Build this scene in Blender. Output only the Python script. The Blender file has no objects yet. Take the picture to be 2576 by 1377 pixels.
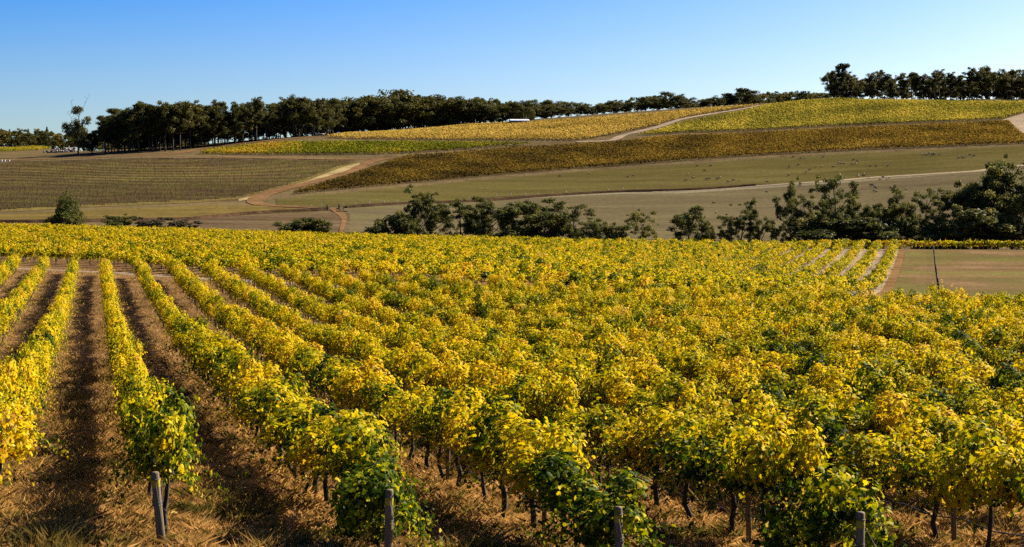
import bpy, math, random
import numpy as np

# ------------------------------------------------------------------ camera, light, exposure
SC = bpy.context.scene
COL = SC.collection
F, CX, HY, CAMZ = 4200.0, 1288.0, 553.0, 5.0      # focal length, centre column and horizon row in units of a 2576 px wide frame
cam_d = bpy.data.cameras.new("camera"); cam = bpy.data.objects.new("camera", cam_d); COL.objects.link(cam)
cam.location = (0, 0, CAMZ); cam.rotation_euler = (math.radians(90), 0, 0)
cam_d.sensor_width = 36; cam_d.lens = 36 * F / 2576; cam_d.shift_y = -(688.5 - HY) / 2576
cam_d.clip_start = 0.2; cam_d.clip_end = 20000
SC.camera = cam

SUN_AZ, SUN_EL = math.radians(56), math.radians(34)     # azimuth measured from the viewing direction (+Y) towards +X
sun_d = bpy.data.lights.new("sun", 'SUN'); sun_d.energy = 5.0; sun_d.angle = math.radians(0.5); sun_d.color = (1.0, 0.91, 0.74)
sun = bpy.data.objects.new("sun", sun_d); COL.objects.link(sun)
sun.rotation_euler = (math.radians(90) - SUN_EL, 0, -SUN_AZ + math.pi); sun.location = (60, 40, 60)

W = bpy.data.worlds.new("World"); SC.world = W; W.use_nodes = True
wn = W.node_tree.nodes; wl = W.node_tree.links
bg = wn["Background"]; bg.inputs[1].default_value = 0.055
sky = wn.new("ShaderNodeTexSky"); sky.sky_type = 'NISHITA'; sky.sun_disc = False
sky.sun_elevation = SUN_EL; sky.sun_rotation = SUN_AZ
sky.altitude = 100; sky.air_density = 0.88; sky.dust_density = 1.97; sky.ozone_density = 3.56
hs = wn.new("ShaderNodeHueSaturation"); hs.inputs["Saturation"].default_value = 1.8; hs.inputs["Hue"].default_value = 0.519; hs.inputs["Value"].default_value = 1.0
wl.new(sky.outputs[0], hs.inputs["Color"]); wl.new(hs.outputs[0], bg.inputs[0])

SC.view_settings.view_transform = 'Standard'; SC.view_settings.look = 'None'
SC.view_settings.exposure = 1.73; SC.view_settings.gamma = 1.0
SC.render.engine = 'CYCLES'
SC.cycles.max_bounces = 6; SC.cycles.diffuse_bounces = 1; SC.cycles.transmission_bounces = 2; SC.cycles.glossy_bounces = 2
SC.cycles.use_denoising = False

RNG = np.random.default_rng(7)

# ------------------------------------------------------------------ helpers
def tag(o, label=None, cat=None, group=None, kind=None):
    if label: o["label"] = label
    if cat: o["category"] = cat
    if group: o["group"] = group
    if kind: o["kind"] = kind
    return o

def link(o, parent=None):
    COL.objects.link(o)
    if parent is not None: o.parent = parent
    return o

def empty(name, loc=(0, 0, 0), rz=0.0):
    o = bpy.data.objects.new(name, None); o.empty_display_size = 0.2
    o.location = loc; o.rotation_euler = (0, 0, rz)
    return link(o)

def mesh(name, verts, faces, mat, tint=None, smooth=False):
    """faces: list of (n,k) int arrays"""
    me = bpy.data.meshes.new(name)
    verts = np.ascontiguousarray(verts, dtype=np.float32)
    me.vertices.add(len(verts)); me.vertices.foreach_set("co", verts.ravel())
    faces = [np.asarray(f, dtype=np.int32) for f in faces if len(f)]
    idx = np.concatenate([f.ravel() for f in faces])
    tot = np.concatenate([np.full(len(f), f.shape[1], np.int32) for f in faces])
    start = np.concatenate([[0], np.cumsum(tot)[:-1]]).astype(np.int32)
    me.loops.add(len(idx)); me.loops.foreach_set("vertex_index", idx)
    me.polygons.add(len(tot)); me.polygons.foreach_set("loop_start", start); me.polygons.foreach_set("loop_total", tot)
    if smooth: me.polygons.foreach_set("use_smooth", np.ones(len(tot), dtype=bool))
    if tint is not None:
        a = me.attributes.new("tint", 'FLOAT', 'POINT'); a.data.foreach_set("value", np.ascontiguousarray(tint, dtype=np.float32))
    me.update(calc_edges=True)
    if mat: me.materials.append(mat)
    return me

def obj(name, me, parent=None):
    return link(bpy.data.objects.new(name, me), parent)

class MB:
    """collects pieces of geometry with faces of mixed sizes"""
    def __init__(self): self.v = []; self.f = {}; self.t = []; self.n = 0
    def add(self, verts, faces, tint=0.5):
        verts = np.asarray(verts, float).reshape(-1, 3)
        for f in faces:
            f = np.asarray(f, int)
            if len(f): self.f.setdefault(f.shape[1], []).append(f + self.n)
        self.v.append(verts); self.n += len(verts)
        self.t.append(np.broadcast_to(np.asarray(tint, float), (len(verts),)))
        return self
    def tube(self, pts, rad, sides=6, tint=0.5, cap=True):
        pts = np.asarray(pts, float); k = len(pts); rad = np.broadcast_to(np.asarray(rad, float), (k,))
        d = np.gradient(pts, axis=0); d /= np.linalg.norm(d, axis=1)[:, None] + 1e-9
        ref = np.where(np.abs(d[:, 2:3]) > 0.9, [[1., 0, 0]], [[0, 0, 1.]])
        a = np.cross(d, ref); a /= np.linalg.norm(a, axis=1)[:, None] + 1e-9
        b = np.cross(d, a)
        th = np.arange(sides) * 2 * np.pi / sides
        v = pts[:, None] + rad[:, None, None] * (np.cos(th)[None, :, None] * a[:, None] + np.sin(th)[None, :, None] * b[:, None])
        i = np.arange(k - 1)[:, None] * sides; j = np.arange(sides)[None]; j2 = (j + 1) % sides
        q = np.stack([i + j, i + j2, i + sides + j2, i + sides + j], -1).reshape(-1, 4)
        fs = [q]
        if cap: fs += [np.arange(sides)[None, ::-1], (np.arange(sides) + (k - 1) * sides)[None]]
        return self.add(v.reshape(-1, 3), fs, tint)
    def box(self, c, s, rz=0.0, tint=0.5):
        c = np.asarray(c, float); s = np.asarray(s, float) / 2
        v = np.array([[x, y, z] for z in (-1, 1) for y in (-1, 1) for x in (-1, 1)], float) * s
        cz, sz = math.cos(rz), math.sin(rz)
        v = np.stack([v[:, 0] * cz - v[:, 1] * sz, v[:, 0] * sz + v[:, 1] * cz, v[:, 2]], 1) + c
        return self.add(v, [np.array([[0, 2, 3, 1], [4, 5, 7, 6], [0, 1, 5, 4], [2, 6, 7, 3], [0, 4, 6, 2], [1, 3, 7, 5]])], tint)
    def ball(self, c, r, seg=8, rings=6, tint=0.5, jit=0.0, rng=None):
        c = np.asarray(c, float); r = np.broadcast_to(np.asarray(r, float), (3,))
        ph = np.linspace(0, np.pi, rings + 1)[1:-1]; th = np.arange(seg) * 2 * np.pi / seg
        v = np.stack([np.sin(ph)[:, None] * np.cos(th), np.sin(ph)[:, None] * np.sin(th), np.repeat(np.cos(ph)[:, None], seg, 1)], -1).reshape(-1, 3)
        v = np.vstack([v, [[0, 0, 1], [0, 0, -1]]])
        if jit: v = v * (1 + jit * (rng.random((len(v), 1)) - .5))
        v = v * r + c
        n = rings - 1; i = np.arange(n - 1)[:, None] * seg; j = np.arange(seg)[None]; j2 = (j + 1) % seg
        q = np.stack([i + j, i + seg + j, i + seg + j2, i + j2], -1).reshape(-1, 4)
        J = np.arange(seg); J2 = (J + 1) % seg
        t1 = np.stack([np.full(seg, n * seg), J, J2], 1); t2 = np.stack([np.full(seg, n * seg + 1), (n - 1) * seg + J2, (n - 1) * seg + J], 1)
        return self.add(v, [q, np.vstack([t1, t2])], tint)
    def me(self, name, mat, smooth=False):
        return mesh(name, np.vstack(self.v), [np.vstack(x) for x in self.f.values()], mat, np.concatenate(self.t), smooth)

ONES = "zeroth first second third fourth fifth sixth seventh eighth ninth tenth eleventh twelfth thirteenth fourteenth fifteenth sixteenth seventeenth eighteenth nineteenth".split()
TENS = {2: ("twenty", "twentieth"), 3: ("thirty", "thirtieth"), 4: ("forty", "fortieth"), 5: ("fifty", "fiftieth"), 6: ("sixty", "sixtieth"), 7: ("seventy", "seventieth"), 8: ("eighty", "eightieth"), 9: ("ninety", "ninetieth")}
def nth(n):
    if n < 20: return ONES[n]
    if n < 100: return TENS[n // 10][1] if n % 10 == 0 else TENS[n // 10][0] + "-" + ONES[n % 10]
    return "hundred-and-" + nth(n - 100) if n > 100 else "hundredth"

# ------------------------------------------------------------------ materials
class NT:
    def __init__(self, name):
        self.m = bpy.data.materials.new(name); self.m.use_nodes = True
        self.t = self.m.node_tree; self.n = self.t.nodes; self.l = self.t.links
        self.p = self.n["Principled BSDF"]; self.out = self.n["Material Output"]
        self.p.inputs["Roughness"].default_value = 0.85; self.p.inputs["Specular IOR Level"].default_value = 0.25
    def pos(self, scale=(1, 1, 1), rz=0.0):
        g = self.n.new("ShaderNodeNewGeometry"); mp = self.n.new("ShaderNodeMapping")
        mp.inputs["Scale"].default_value = scale; mp.inputs["Rotation"].default_value = (0, 0, rz)
        self.l.new(g.outputs["Position"], mp.inputs[0]); return mp.outputs[0]
    def noise(self, vec, scale, detail=4, rough=0.6):
        k = self.n.new("ShaderNodeTexNoise"); k.inputs["Scale"].default_value = scale; k.inputs["Detail"].default_value = detail; k.inputs["Roughness"].default_value = rough
        if vec is not None: self.l.new(vec, k.inputs["Vector"])
        return k.outputs["Fac"]
    def ramp(self, fac, stops):
        r = self.n.new("ShaderNodeValToRGB"); e = r.color_ramp.elements
        while len(e) < len(stops): e.new(0.5)
        for x, (p, c) in zip(e, stops): x.position = p; x.color = (*c, 1) if len(c) == 3 else c
        self.l.new(fac, r.inputs[0]); return r.outputs[0]
    def mix(self, fac, a, b, mode='MIX'):
        m = self.n.new("ShaderNodeMix"); m.data_type = 'RGBA'; m.blend_type = mode
        for s, x in ((m.inputs[0], fac), (m.inputs[6], a), (m.inputs[7], b)):
            if isinstance(x, (int, float)): s.default_value = x
            elif isinstance(x, tuple): s.default_value = (*x, 1)
            else: self.l.new(x, s)
        return m.outputs[2]
    def math(self, op, a, b=0.0, c=0.0):
        m = self.n.new("ShaderNodeMath"); m.operation = op
        for s, x in zip(m.inputs, (a, b, c)):
            if isinstance(x, (int, float)): s.default_value = x
            else: self.l.new(x, s)
        return m.outputs[0]
    def attr(self, name="tint"):
        a = self.n.new("ShaderNodeAttribute"); a.attribute_name = name; return a.outputs["Fac"]
    def objrand(self):
        return self.n.new("ShaderNodeObjectInfo").outputs["Random"]
    def base(self, c): self.l.new(c, self.p.inputs["Base Color"]); return self
    def bump(self, h, strength, dist):
        b = self.n.new("ShaderNodeBump"); b.inputs["Strength"].default_value = strength; b.inputs["Distance"].default_value = dist
        self.l.new(h, b.inputs["Height"]); self.l.new(b.outputs[0], self.p.inputs["Normal"]); return self

def leaf_mat(name, stops, vary, trans=0.45, boost=1.0, gloss=0.06):
    k = NT(name); f = k.attr()
    if vary:
        f = k.math('ADD', f, k.math('MULTIPLY', k.math('SUBTRACT', k.objrand(), 0.5), vary))
    c = k.ramp(f, stops)
    k.p.inputs["Roughness"].default_value = 0.55; k.p.inputs["Specular IOR Level"].default_value = gloss
    k.base(c)
    tr = k.n.new("ShaderNodeBsdfTranslucent")
    cc = k.mix(1.0, c, (boost, boost, boost), 'MULTIPLY') if boost != 1.0 else c
    k.l.new(cc, tr.inputs["Color"])
    mx = k.n.new("ShaderNodeMixShader"); mx.inputs[0].default_value = trans
    k.l.new(k.p.outputs[0], mx.inputs[1]); k.l.new(tr.outputs[0], mx.inputs[2]); k.l.new(mx.outputs[0], k.out.inputs["Surface"])
    return k.m

def soil_mat(name, stops, scale=0.3, stretch=(1, 1, 1), rz=0.0, fine=None, bump=0.0, stripe=None):
    k = NT(name); v = k.pos(stretch, rz); k.p.inputs["Specular IOR Level"].default_value = 0.0; k.p.inputs["Roughness"].default_value = 1.0
    f = k.noise(v, scale, 6, 0.65)
    c = k.ramp(f, stops)
    if fine:
        f2 = k.noise(k.pos(), fine, 3, 0.7)
        c = k.mix(0.75, c, k.ramp(f2, [(0.3, (0.45, 0.45, 0.45)), (0.7, (1.35, 1.35, 1.35))]), 'MULTIPLY')
    k3 = k.noise(k.pos((.45, 1.6, 1)), .030, 5, .7)
    c = k.mix(0.8, c, k.ramp(k3, [(0.34, (.74, .73, .72)), (0.5, (1.0, 1.0, 1.0)), (0.66, (1.30, 1.27, 1.2))]), 'MULTIPLY')
    if stripe:
        sc, rot, amt, dark = stripe
        w = k.n.new("ShaderNodeTexWave"); w.wave_type = 'BANDS'; w.bands_direction = 'Y'
        w.inputs["Scale"].default_value = sc; w.inputs["Distortion"].default_value = 2.5; w.inputs["Detail"].default_value = 2; w.inputs["Detail Scale"].default_value = 0.4
        k.l.new(k.pos((1, 1, 0), rot), w.inputs["Vector"])
        c = k.mix(k.math('MULTIPLY', w.outputs["Fac"], amt), c, dark)
    k.base(c)
    if bump: k.bump(k.noise(k.pos(), fine or 3.0, 4), bump, 0.1)
    return k.m

VINE_STOPS = [(0.0, (0.012, 0.026, 0.0014)), (0.20, (0.048, 0.076, 0.002)), (0.38, (0.23, 0.215, 0.002)), (0.58, (0.50, 0.365, 0.003)), (0.84, (0.56, 0.335, 0.004)), (0.94, (0.30, 0.115, 0.007)), (1.0, (0.46, 0.34, 0.05))]
M = {}
M["vine_leaf"] = leaf_mat("vine_leaf", VINE_STOPS, 0.24, 0.34, 1.3, 0.03)
M["vine_leaf_mass"] = leaf_mat("vine_leaf_mass", VINE_STOPS, 0, 0.34, 1.3, 0.03)
k = NT("vine_bark"); M["vine_bark"] = k.base(k.ramp(k.noise(k.pos((1, 1, .2)), 40), [(0.3, (0.0112, 0.0074, 0.0050)), (0.7, (0.0403, 0.0279, 0.0186))])).m
k = NT("post_wood"); M["post_wood"] = k.base(k.ramp(k.noise(k.pos((1, 1, .08)), 45, 5), [(0.3, (0.0582, 0.0396, 0.0191)), (0.55, (0.1309, 0.0949, 0.0484)), (0.75, (0.1746, 0.1304, 0.0688))])).bump(k.noise(k.pos((1, 1, .06)), 60), 0.5, 0.01).m
k = NT("tape"); M["tape"] = k.base(k.ramp(k.noise(k.pos(), 30), [(0.3, (0.1860, 0.1364, 0.0062)), (0.7, (0.3224, 0.2480, 0.0124))])).m
k = NT("wire"); k.p.inputs["Metallic"].default_value = 0.2; k.p.inputs["Roughness"].default_value = 0.8; M["wire"] = k.base(k.ramp(k.noise(k.pos(), 20), [(0.3, (0.0546, 0.0495, 0.0434)), (0.7, (0.1042, 0.0966, 0.0868))])).m
k = NT("hose"); k.p.inputs["Roughness"].default_value = 0.5; M["hose"] = k.base(k.ramp(k.noise(k.pos(), 8), [(0.3, (0.0074, 0.0074, 0.0081)), (0.7, (0.0217, 0.0205, 0.0186))])).m
M["gum_leaf"] = leaf_mat("gum_leaf", [(0.0, (0.0253, 0.0279, 0.0052)), (0.4, (0.0552, 0.0540, 0.0087)), (0.75, (0.1163, 0.0958, 0.0156)), (1.0, (0.2115, 0.1392, 0.0260))], 0.30, 0.34)
M["creek_leaf"] = leaf_mat("creek_leaf", [(0.0, (0.0354, 0.0402, 0.0078)), (0.4, (0.0746, 0.0774, 0.0139)), (0.75, (0.1665, 0.1469, 0.0277)), (1.0, (0.3134, 0.2320, 0.0496))], 0.30, 0.42)
M["scrub_leaf"] = leaf_mat("scrub_leaf", [(0.0, (0.0279, 0.0248, 0.0099)), (0.5, (0.0527, 0.0446, 0.0174)), (1.0, (0.0992, 0.0806, 0.0372))], 0.3, 0.25)
M["pine_leaf_haze"] = leaf_mat("pine_leaf_haze", [(0.0, (0.0062, 0.0124, 0.0136)), (0.5, (0.0112, 0.0198, 0.0223)), (1.0, (0.0217, 0.0310, 0.0310))], 0.2, 0.15)  # blue-green needles, with the bluish cast of distance haze put into the colour
k = NT("gum_bark"); M["gum_bark"] = k.base(k.ramp(k.noise(k.pos((1, 1, .25)), 2.2, 5), [(0.35, (0.0186, 0.0149, 0.0112)), (0.55, (0.0527, 0.0434, 0.0341)), (0.72, (0.1860, 0.1612, 0.1302))])).m
k = NT("wood_bark"); M["wood_bark"] = k.base(k.ramp(k.noise(k.pos((1, 1, .25)), 1.2, 5), [(0.4, (0.0168, 0.0126, 0.0104)), (0.62, (0.0465, 0.0360, 0.0277)), (0.76, (0.1488, 0.1214, 0.0955))])).m
k = NT("white_paint"); M["white_paint"] = k.base(k.ramp(k.noise(k.pos(), 6), [(0.3, (0.3844, 0.3782, 0.3534)), (0.7, (0.4960, 0.4898, 0.4712))])).m
k = NT("roof_metal"); k.p.inputs["Metallic"].default_value = 0.0; k.p.inputs["Roughness"].default_value = 0.35; M["roof_metal"] = k.base(k.ramp(k.noise(k.pos(), 0.8), [(0.3, (0.4092, 0.4154, 0.4216)), (0.7, (0.5084, 0.5084, 0.5084))])).m
k = NT("shed_wall"); M["shed_wall"] = k.base(k.ramp(k.noise(k.pos(), 1.5), [(0.3, (0.0372, 0.0217, 0.0155)), (0.7, (0.0744, 0.0465, 0.0341))])).m
k = NT("wool"); M["wool"] = k.base(k.ramp(k.attr(), [(0.0, (0.0086, 0.0067, 0.0045)), (0.5, (0.1038, 0.0822, 0.0517)), (1.0, (0.1729, 0.1406, 0.0944))])).m
k = NT("stone"); M["stone"] = k.base(k.ramp(k.noise(k.pos(), 0.9, 5), [(0.3, (0.0620, 0.0465, 0.0372)), (0.55, (0.1860, 0.1550, 0.1240)), (0.75, (0.3410, 0.3100, 0.2666))])).m
k = NT("dark_timber"); M["dark_timber"] = k.base(k.ramp(k.noise(k.pos(), 3), [(0.3, (0.0074, 0.0062, 0.0050)), (0.7, (0.0279, 0.0223, 0.0174))])).m
M["dry_grass"] = leaf_mat("dry_grass", [(0.0, (0.0596, 0.0485, 0.0078)), (0.2, (0.1491, 0.0971, 0.0197)), (0.45, (0.2980, 0.1535, 0.0418)), (0.75, (0.4567, 0.2507, 0.0737)), (1.0, (0.5759, 0.3557, 0.1228))], 0, 0.4)
M["litter"] = leaf_mat("litter", [(0.0, (0.0620, 0.0217, 0.0074)), (0.5, (0.2108, 0.0806, 0.0186)), (0.8, (0.3100, 0.1860, 0.0372)), (1.0, (0.3596, 0.2852, 0.0992))], 0, 0.1)
M["ground"] = soil_mat("ground", [(0.30, (0.0654, 0.0374, 0.0151)), (0.45, (0.1206, 0.0681, 0.0292)), (0.60, (0.1559, 0.0915, 0.0411)), (0.75, (0.1006, 0.0724, 0.0239))], 0.35, fine=7.0, bump=0.4)
M["hill_soil"] = soil_mat("hill_soil", [(0.35, (0.0706, 0.0489, 0.0228)), (0.5, (0.0987, 0.0698, 0.0341)), (0.66, (0.0799, 0.0652, 0.0260))], 0.06, fine=0.6)
M["road_red"] = soil_mat("road_red", [(0.3, (0.0950, 0.0500, 0.0217)), (0.55, (0.1339, 0.0760, 0.0351)), (0.75, (0.1122, 0.0660, 0.0334))], 0.15, fine=0.7)
M["track_pale"] = soil_mat("track_pale", [(0.3, (0.1525, 0.1126, 0.0708)), (0.6, (0.2464, 0.1857, 0.1264)), (0.8, (0.1995, 0.1576, 0.1011))], 0.5, fine=2.0)
M["paddock_upper"] = soil_mat("paddock_upper", [(0.3, (0.0553, 0.0431, 0.0134)), (0.5, (0.0763, 0.0611, 0.0190)), (0.62, (0.0868, 0.0705, 0.0253)), (0.75, (0.0922, 0.0774, 0.0244))], 0.045, (0.35, 1.6, 1), fine=0.8, stripe=(0.22, -0.10, 0.55, (0.0474, 0.0399, 0.0125)))
M["paddock_lower"] = soil_mat("paddock_lower", [(0.3, (0.0739, 0.0559, 0.0294)), (0.5, (0.1009, 0.0794, 0.0417)), (0.7, (0.1107, 0.0940, 0.0417))], 0.035, (0.35, 1.6, 1), fine=0.7, stripe=(0.16, -0.06, 0.7, (0.0572, 0.0457, 0.0215)))
M["bare_soil"] = soil_mat("bare_soil", [(0.3, (0.0812, 0.0527, 0.0222)), (0.5, (0.0998, 0.0713, 0.0248)), (0.7, (0.1107, 0.0930, 0.0234))], 0.05, fine=0.5)
M["rough_grass"] = soil_mat("rough_grass", [(0.3, (0.0722, 0.0504, 0.0169)), (0.55, (0.1055, 0.0756, 0.0229)), (0.75, (0.0944, 0.0733, 0.0184))], 0.12, fine=0.8, bump=0.8)
M["pale_grass"] = soil_mat("pale_grass", [(0.3, (0.1741, 0.1309, 0.0573)), (0.6, (0.2411, 0.1845, 0.0859)), (0.8, (0.2009, 0.1667, 0.0621))], 0.12, fine=0.8)
M["flat_soil"] = soil_mat("flat_soil", [(0.3, (0.0501, 0.0338, 0.0188)), (0.5, (0.0726, 0.0495, 0.0266)), (0.7, (0.1002, 0.0718, 0.0392))], 0.05, (0.4, 1.4, 1), fine=0.5)
M["shade_dark_earth"] = soil_mat("shade_dark_earth", [(0.3, (0.0229, 0.0138, 0.0080)), (0.6, (0.0490, 0.0288, 0.0170)), (0.8, (0.0653, 0.0404, 0.0250))], 0.3, fine=1.0)  # earth colour deepened to carry the shadowed face of the bank
M["green_field"] = soil_mat("green_field", [(0.32, (0.1593, 0.0975, 0.0522)), (0.44, (0.1086, 0.0721, 0.0323)), (0.53, (0.0920, 0.0742, 0.0256)), (0.64, (0.1003, 0.0996, 0.0285)), (0.78, (0.1416, 0.1060, 0.0475))], 0.075, (0.6, .5, 1), fine=1.5, bump=0.5)
def hill_leaf(name, stops): M[name] = leaf_mat(name, stops, 0, 0.32, 1.0, 0.0)
hill_leaf("russet_leaf", [(0.0, (0.0258, 0.0178, 0.0060)), (0.35, (0.0862, 0.0548, 0.0103)), (0.7, (0.1893, 0.1148, 0.0154)), (1.0, (0.2925, 0.1795, 0.0252))])
hill_leaf("yellow_leaf", [(0.0, (0.1558, 0.1117, 0.0202)), (0.4, (0.3594, 0.2347, 0.0405)), (1.0, (0.5511, 0.3688, 0.0761))])
hill_leaf("lime_leaf", [(0.0, (0.1013, 0.0941, 0.0116)), (0.4, (0.2762, 0.2270, 0.0260)), (0.75, (0.4602, 0.3446, 0.0405)), (1.0, (0.6074, 0.3917, 0.0580))])
hill_leaf("green_leaf", [(0.0, (0.0553, 0.0644, 0.0046)), (0.45, (0.1581, 0.1580, 0.0102)), (0.75, (0.3004, 0.2107, 0.0156)), (1.0, (0.4269, 0.2340, 0.0234))])

# ------------------------------------------------------------------ the lie of the land
DK = np.array([0, 22, 30, 60, 85, 115, 150, 200, 260, 320, 350, 390, 430, 520, 640, 760, 880, 1000, 1150, 1400, 2000, 9000], float)
TK = np.array([-700, 0, 400, 850, 1300, 1800, 2200, 2576, 3300], float)
NEAR = {  # metres, at 0..390 m
 0: [1.2, .75, .2, -.75, -1.1, -.8, -.1, .5, 1.6, 2.6, 1.2, .6], 400: [1.2, .66, .15, -.75, -1.1, -.8, -.15, .5, 1.3, 1.9, .6, -.6],
 850: [1.0, .5, .0, -.9, -1.25, -.9, -.2, .1, .5, .85, -.6, -2.2], 1300: [.8, .35, -.05, -1.0, -1.35, -1.15, -.6, -.5, -.3, .1, -1.4, -3],
 1800: [.7, .25, -.1, -1.0, -1.3, -1.05, -1.9, -2.8, -1.8, -.45, -2, -4], 2200: [.7, .25, -.1, -1.0, -1.2, -1.05, -2.3, -3.4, -2.5, -.65, -2.4, -4], 2576: [.7, .25, -.1, -1.0, -1.2, -1.05, -2.5, -3.4, -2.6, -.75, -2.4, -4]}
FAR = {   # rows of the picture's height at which the ground shows, at 430..2000 m
 0: [562, 541, 478, 404, 389, 384, 371, 372, 390, 420], 400: [570, 542, 474, 394, 371, 376, 390, 394, 400, 420], 850: [580, 543, 474, 404, 341, 350, 360, 368, 385, 420],
 1300: [596, 552, 483, 420, 340, 304, 316, 330, 350, 420], 1800: [602, 550, 480, 402, 330, 269, 275, 285, 300, 420], 2200: [604, 545, 466, 384, 312, 251, 256, 262, 280, 420], 2576: [606, 536, 450, 364, 302, 253, 258, 264, 280, 420]}
def pchip(x, y, xi):
    y = np.asarray(y, float); h = np.diff(x); sh = (-1,) + (1,) * (y.ndim - 1); hh = h.reshape(sh)
    dl = np.diff(y, axis=0) / hh; d = np.zeros_like(y)
    w1 = 2 * hh[1:] + hh[:-1]; w2 = hh[1:] + 2 * hh[:-1]; a, b = dl[:-1], dl[1:]
    with np.errstate(divide='ignore', invalid='ignore'):
        m = (w1 + w2) / (w1 / a + w2 / b)
    d[1:-1] = np.where(a * b > 0, m, 0); d[0] = dl[0]; d[-1] = dl[-1]
    i = np.clip(np.searchsorted(x, xi) - 1, 0, len(x) - 2); t = ((xi - x[i]) / h[i]).reshape(sh)
    H = h[i].reshape(sh)
    return (1 + 2 * t) * (1 - t) ** 2 * y[i] + t * (1 - t) ** 2 * H * d[i] + t * t * (3 - 2 * t) * y[i + 1] + t * t * (t - 1) * H * d[i + 1]
TI = np.arange(-700, 3301, 25.0)
DI = np.concatenate([np.arange(0, 400, 2.0), np.arange(400, 1200, 3.0), np.geomspace(1200, 9000, 160)])
_cols = []
for tk in TK:
    key = int(min(max(tk, 0), 2576))
    _cols.append(pchip(DK, np.array(NEAR[key] + [CAMZ + (HY - y) * D / F for y, D in zip(FAR[key], DK[12:])]), DI))
ZT = pchip(TK, np.array(_cols), TI)                 # [t, D]
def hz(X, Y):
    X = np.asarray(X, float); Y = np.asarray(Y, float); Ys = np.maximum(Y, 1.0)
    t = np.clip(X / Ys * F + CX, TI[0], TI[-1] - 1e-6); y = np.clip(Y, 0, DI[-1] - 1e-6)
    i = np.clip(((t - TI[0]) / 25).astype(int), 0, len(TI) - 2); a = (t - TI[i]) / 25
    j = np.clip(np.searchsorted(DI, y, side='right') - 1, 0, len(DI) - 2); b = (y - DI[j]) / (DI[j + 1] - DI[j])
    return (ZT[i, j] * (1 - a) * (1 - b) + ZT[i + 1, j] * a * (1 - b) + ZT[i, j + 1] * (1 - a) * b + ZT[i + 1, j + 1] * a * b)
def hz1(x, y): return float(hz(x, y))
DS = np.arange(395, 1500, 1.5)
def at(px, py, dmin=430.0, dmax=1300.0):
    """the point of the far slope seen in that direction"""
    D = DS[(DS >= dmin) & (DS <= dmax)]; X = (px - CX) / F * D
    y = HY - (hz(X, D) - CAMZ) * F / D
    h = np.nonzero(y <= py)[0]
    if len(h) and h[0] > 0:
        j = h[0]; f = (y[j - 1] - py) / max(y[j - 1] - y[j], 1e-6); d = D[j - 1] + f * 1.5
    else: d = D[0] if len(h) else D[np.argmin(y)]
    x = (px - CX) / F * d
    return np.array([x, d, hz1(x, d)])
def proj(X, Y, Z): return CX + F * X / Y, HY - (Z - CAMZ) * F / Y
def inpoly(px, py, poly):
    c = np.zeros(px.shape, bool); n = len(poly)
    for i in range(n):
        x1, y1 = poly[i]; x2, y2 = poly[(i + 1) % n]
        if y1 == y2: continue
        m = ((y1 > py) != (y2 > py)) & (px < (x2 - x1) * (py - y1) / (y2 - y1) + x1); c ^= m
    return c

# ground sheet
tc = np.concatenate([[-9000, -6500, -4500, -3000, -2000, -1300], np.arange(-700, 3301, 30.0), [3900, 4700, 5600, 7000, 9000, 11500]])
dc = np.concatenate([np.arange(1, 30, 1.0), np.arange(30, 430, 2.5), np.arange(430, 1200, 5.0), np.geomspace(1200, 8900, 70)])
GX = (tc[:, None] - CX) / F * dc[None]; GY = np.repeat(dc[None], len(tc), 0)
GZ = hz(GX, GY)
gv = np.stack([GX, GY, GZ], -1).reshape(-1, 3)
ni, nj = len(tc), len(dc); ii, jj = np.meshgrid(np.arange(ni - 1), np.arange(nj - 1), indexing='ij')
gf = np.stack([ii * nj + jj, (ii + 1) * nj + jj, (ii + 1) * nj + jj + 1, ii * nj + jj + 1], -1).reshape(-1, 4)
gm = mesh("ground", gv, [gf], M["ground"], smooth=True); gm.materials.append(M["hill_soil"])
gm.polygons.foreach_set("material_index", (gv[gf[:, 0], 1] >= 352).astype(np.int32)); gm.update()
tag(obj("ground", gm), kind="structure")

def drape(name, top, bot, mat, off=0.10, nx=160, ny=24, dmin=430.0):
    top = np.array(top, float); bot = np.array(bot, float)
    xs = np.linspace(max(top[0, 0], bot[0, 0]), min(top[-1, 0], bot[-1, 0]), nx)
    yt = np.interp(xs, top[:, 0], top[:, 1]); yb = np.interp(xs, bot[:, 0], bot[:, 1])
    v = []
    for x, a, b in zip(xs, yt, yb):
        if a > b: a = b - 0.2
        d0 = at(x, b, dmin)[1]; d1 = at(x, a, dmin)[1]
        D = np.linspace(d0, max(d1, d0 + 0.5), ny); X = (x - CX) / F * D
        v.append(np.stack([X, D, hz(X, D) + off], -1))
    v = np.array(v).reshape(-1, 3)
    ii, jj = np.meshgrid(np.arange(nx - 1), np.arange(ny - 1), indexing='ij')
    f = np.stack([ii * ny + jj, (ii + 1) * ny + jj, (ii + 1) * ny + jj + 1, ii * ny + jj + 1], -1).reshape(-1, 4)
    return tag(obj(name, mesh(name, v, [f], mat, smooth=True)), kind="structure")

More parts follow.
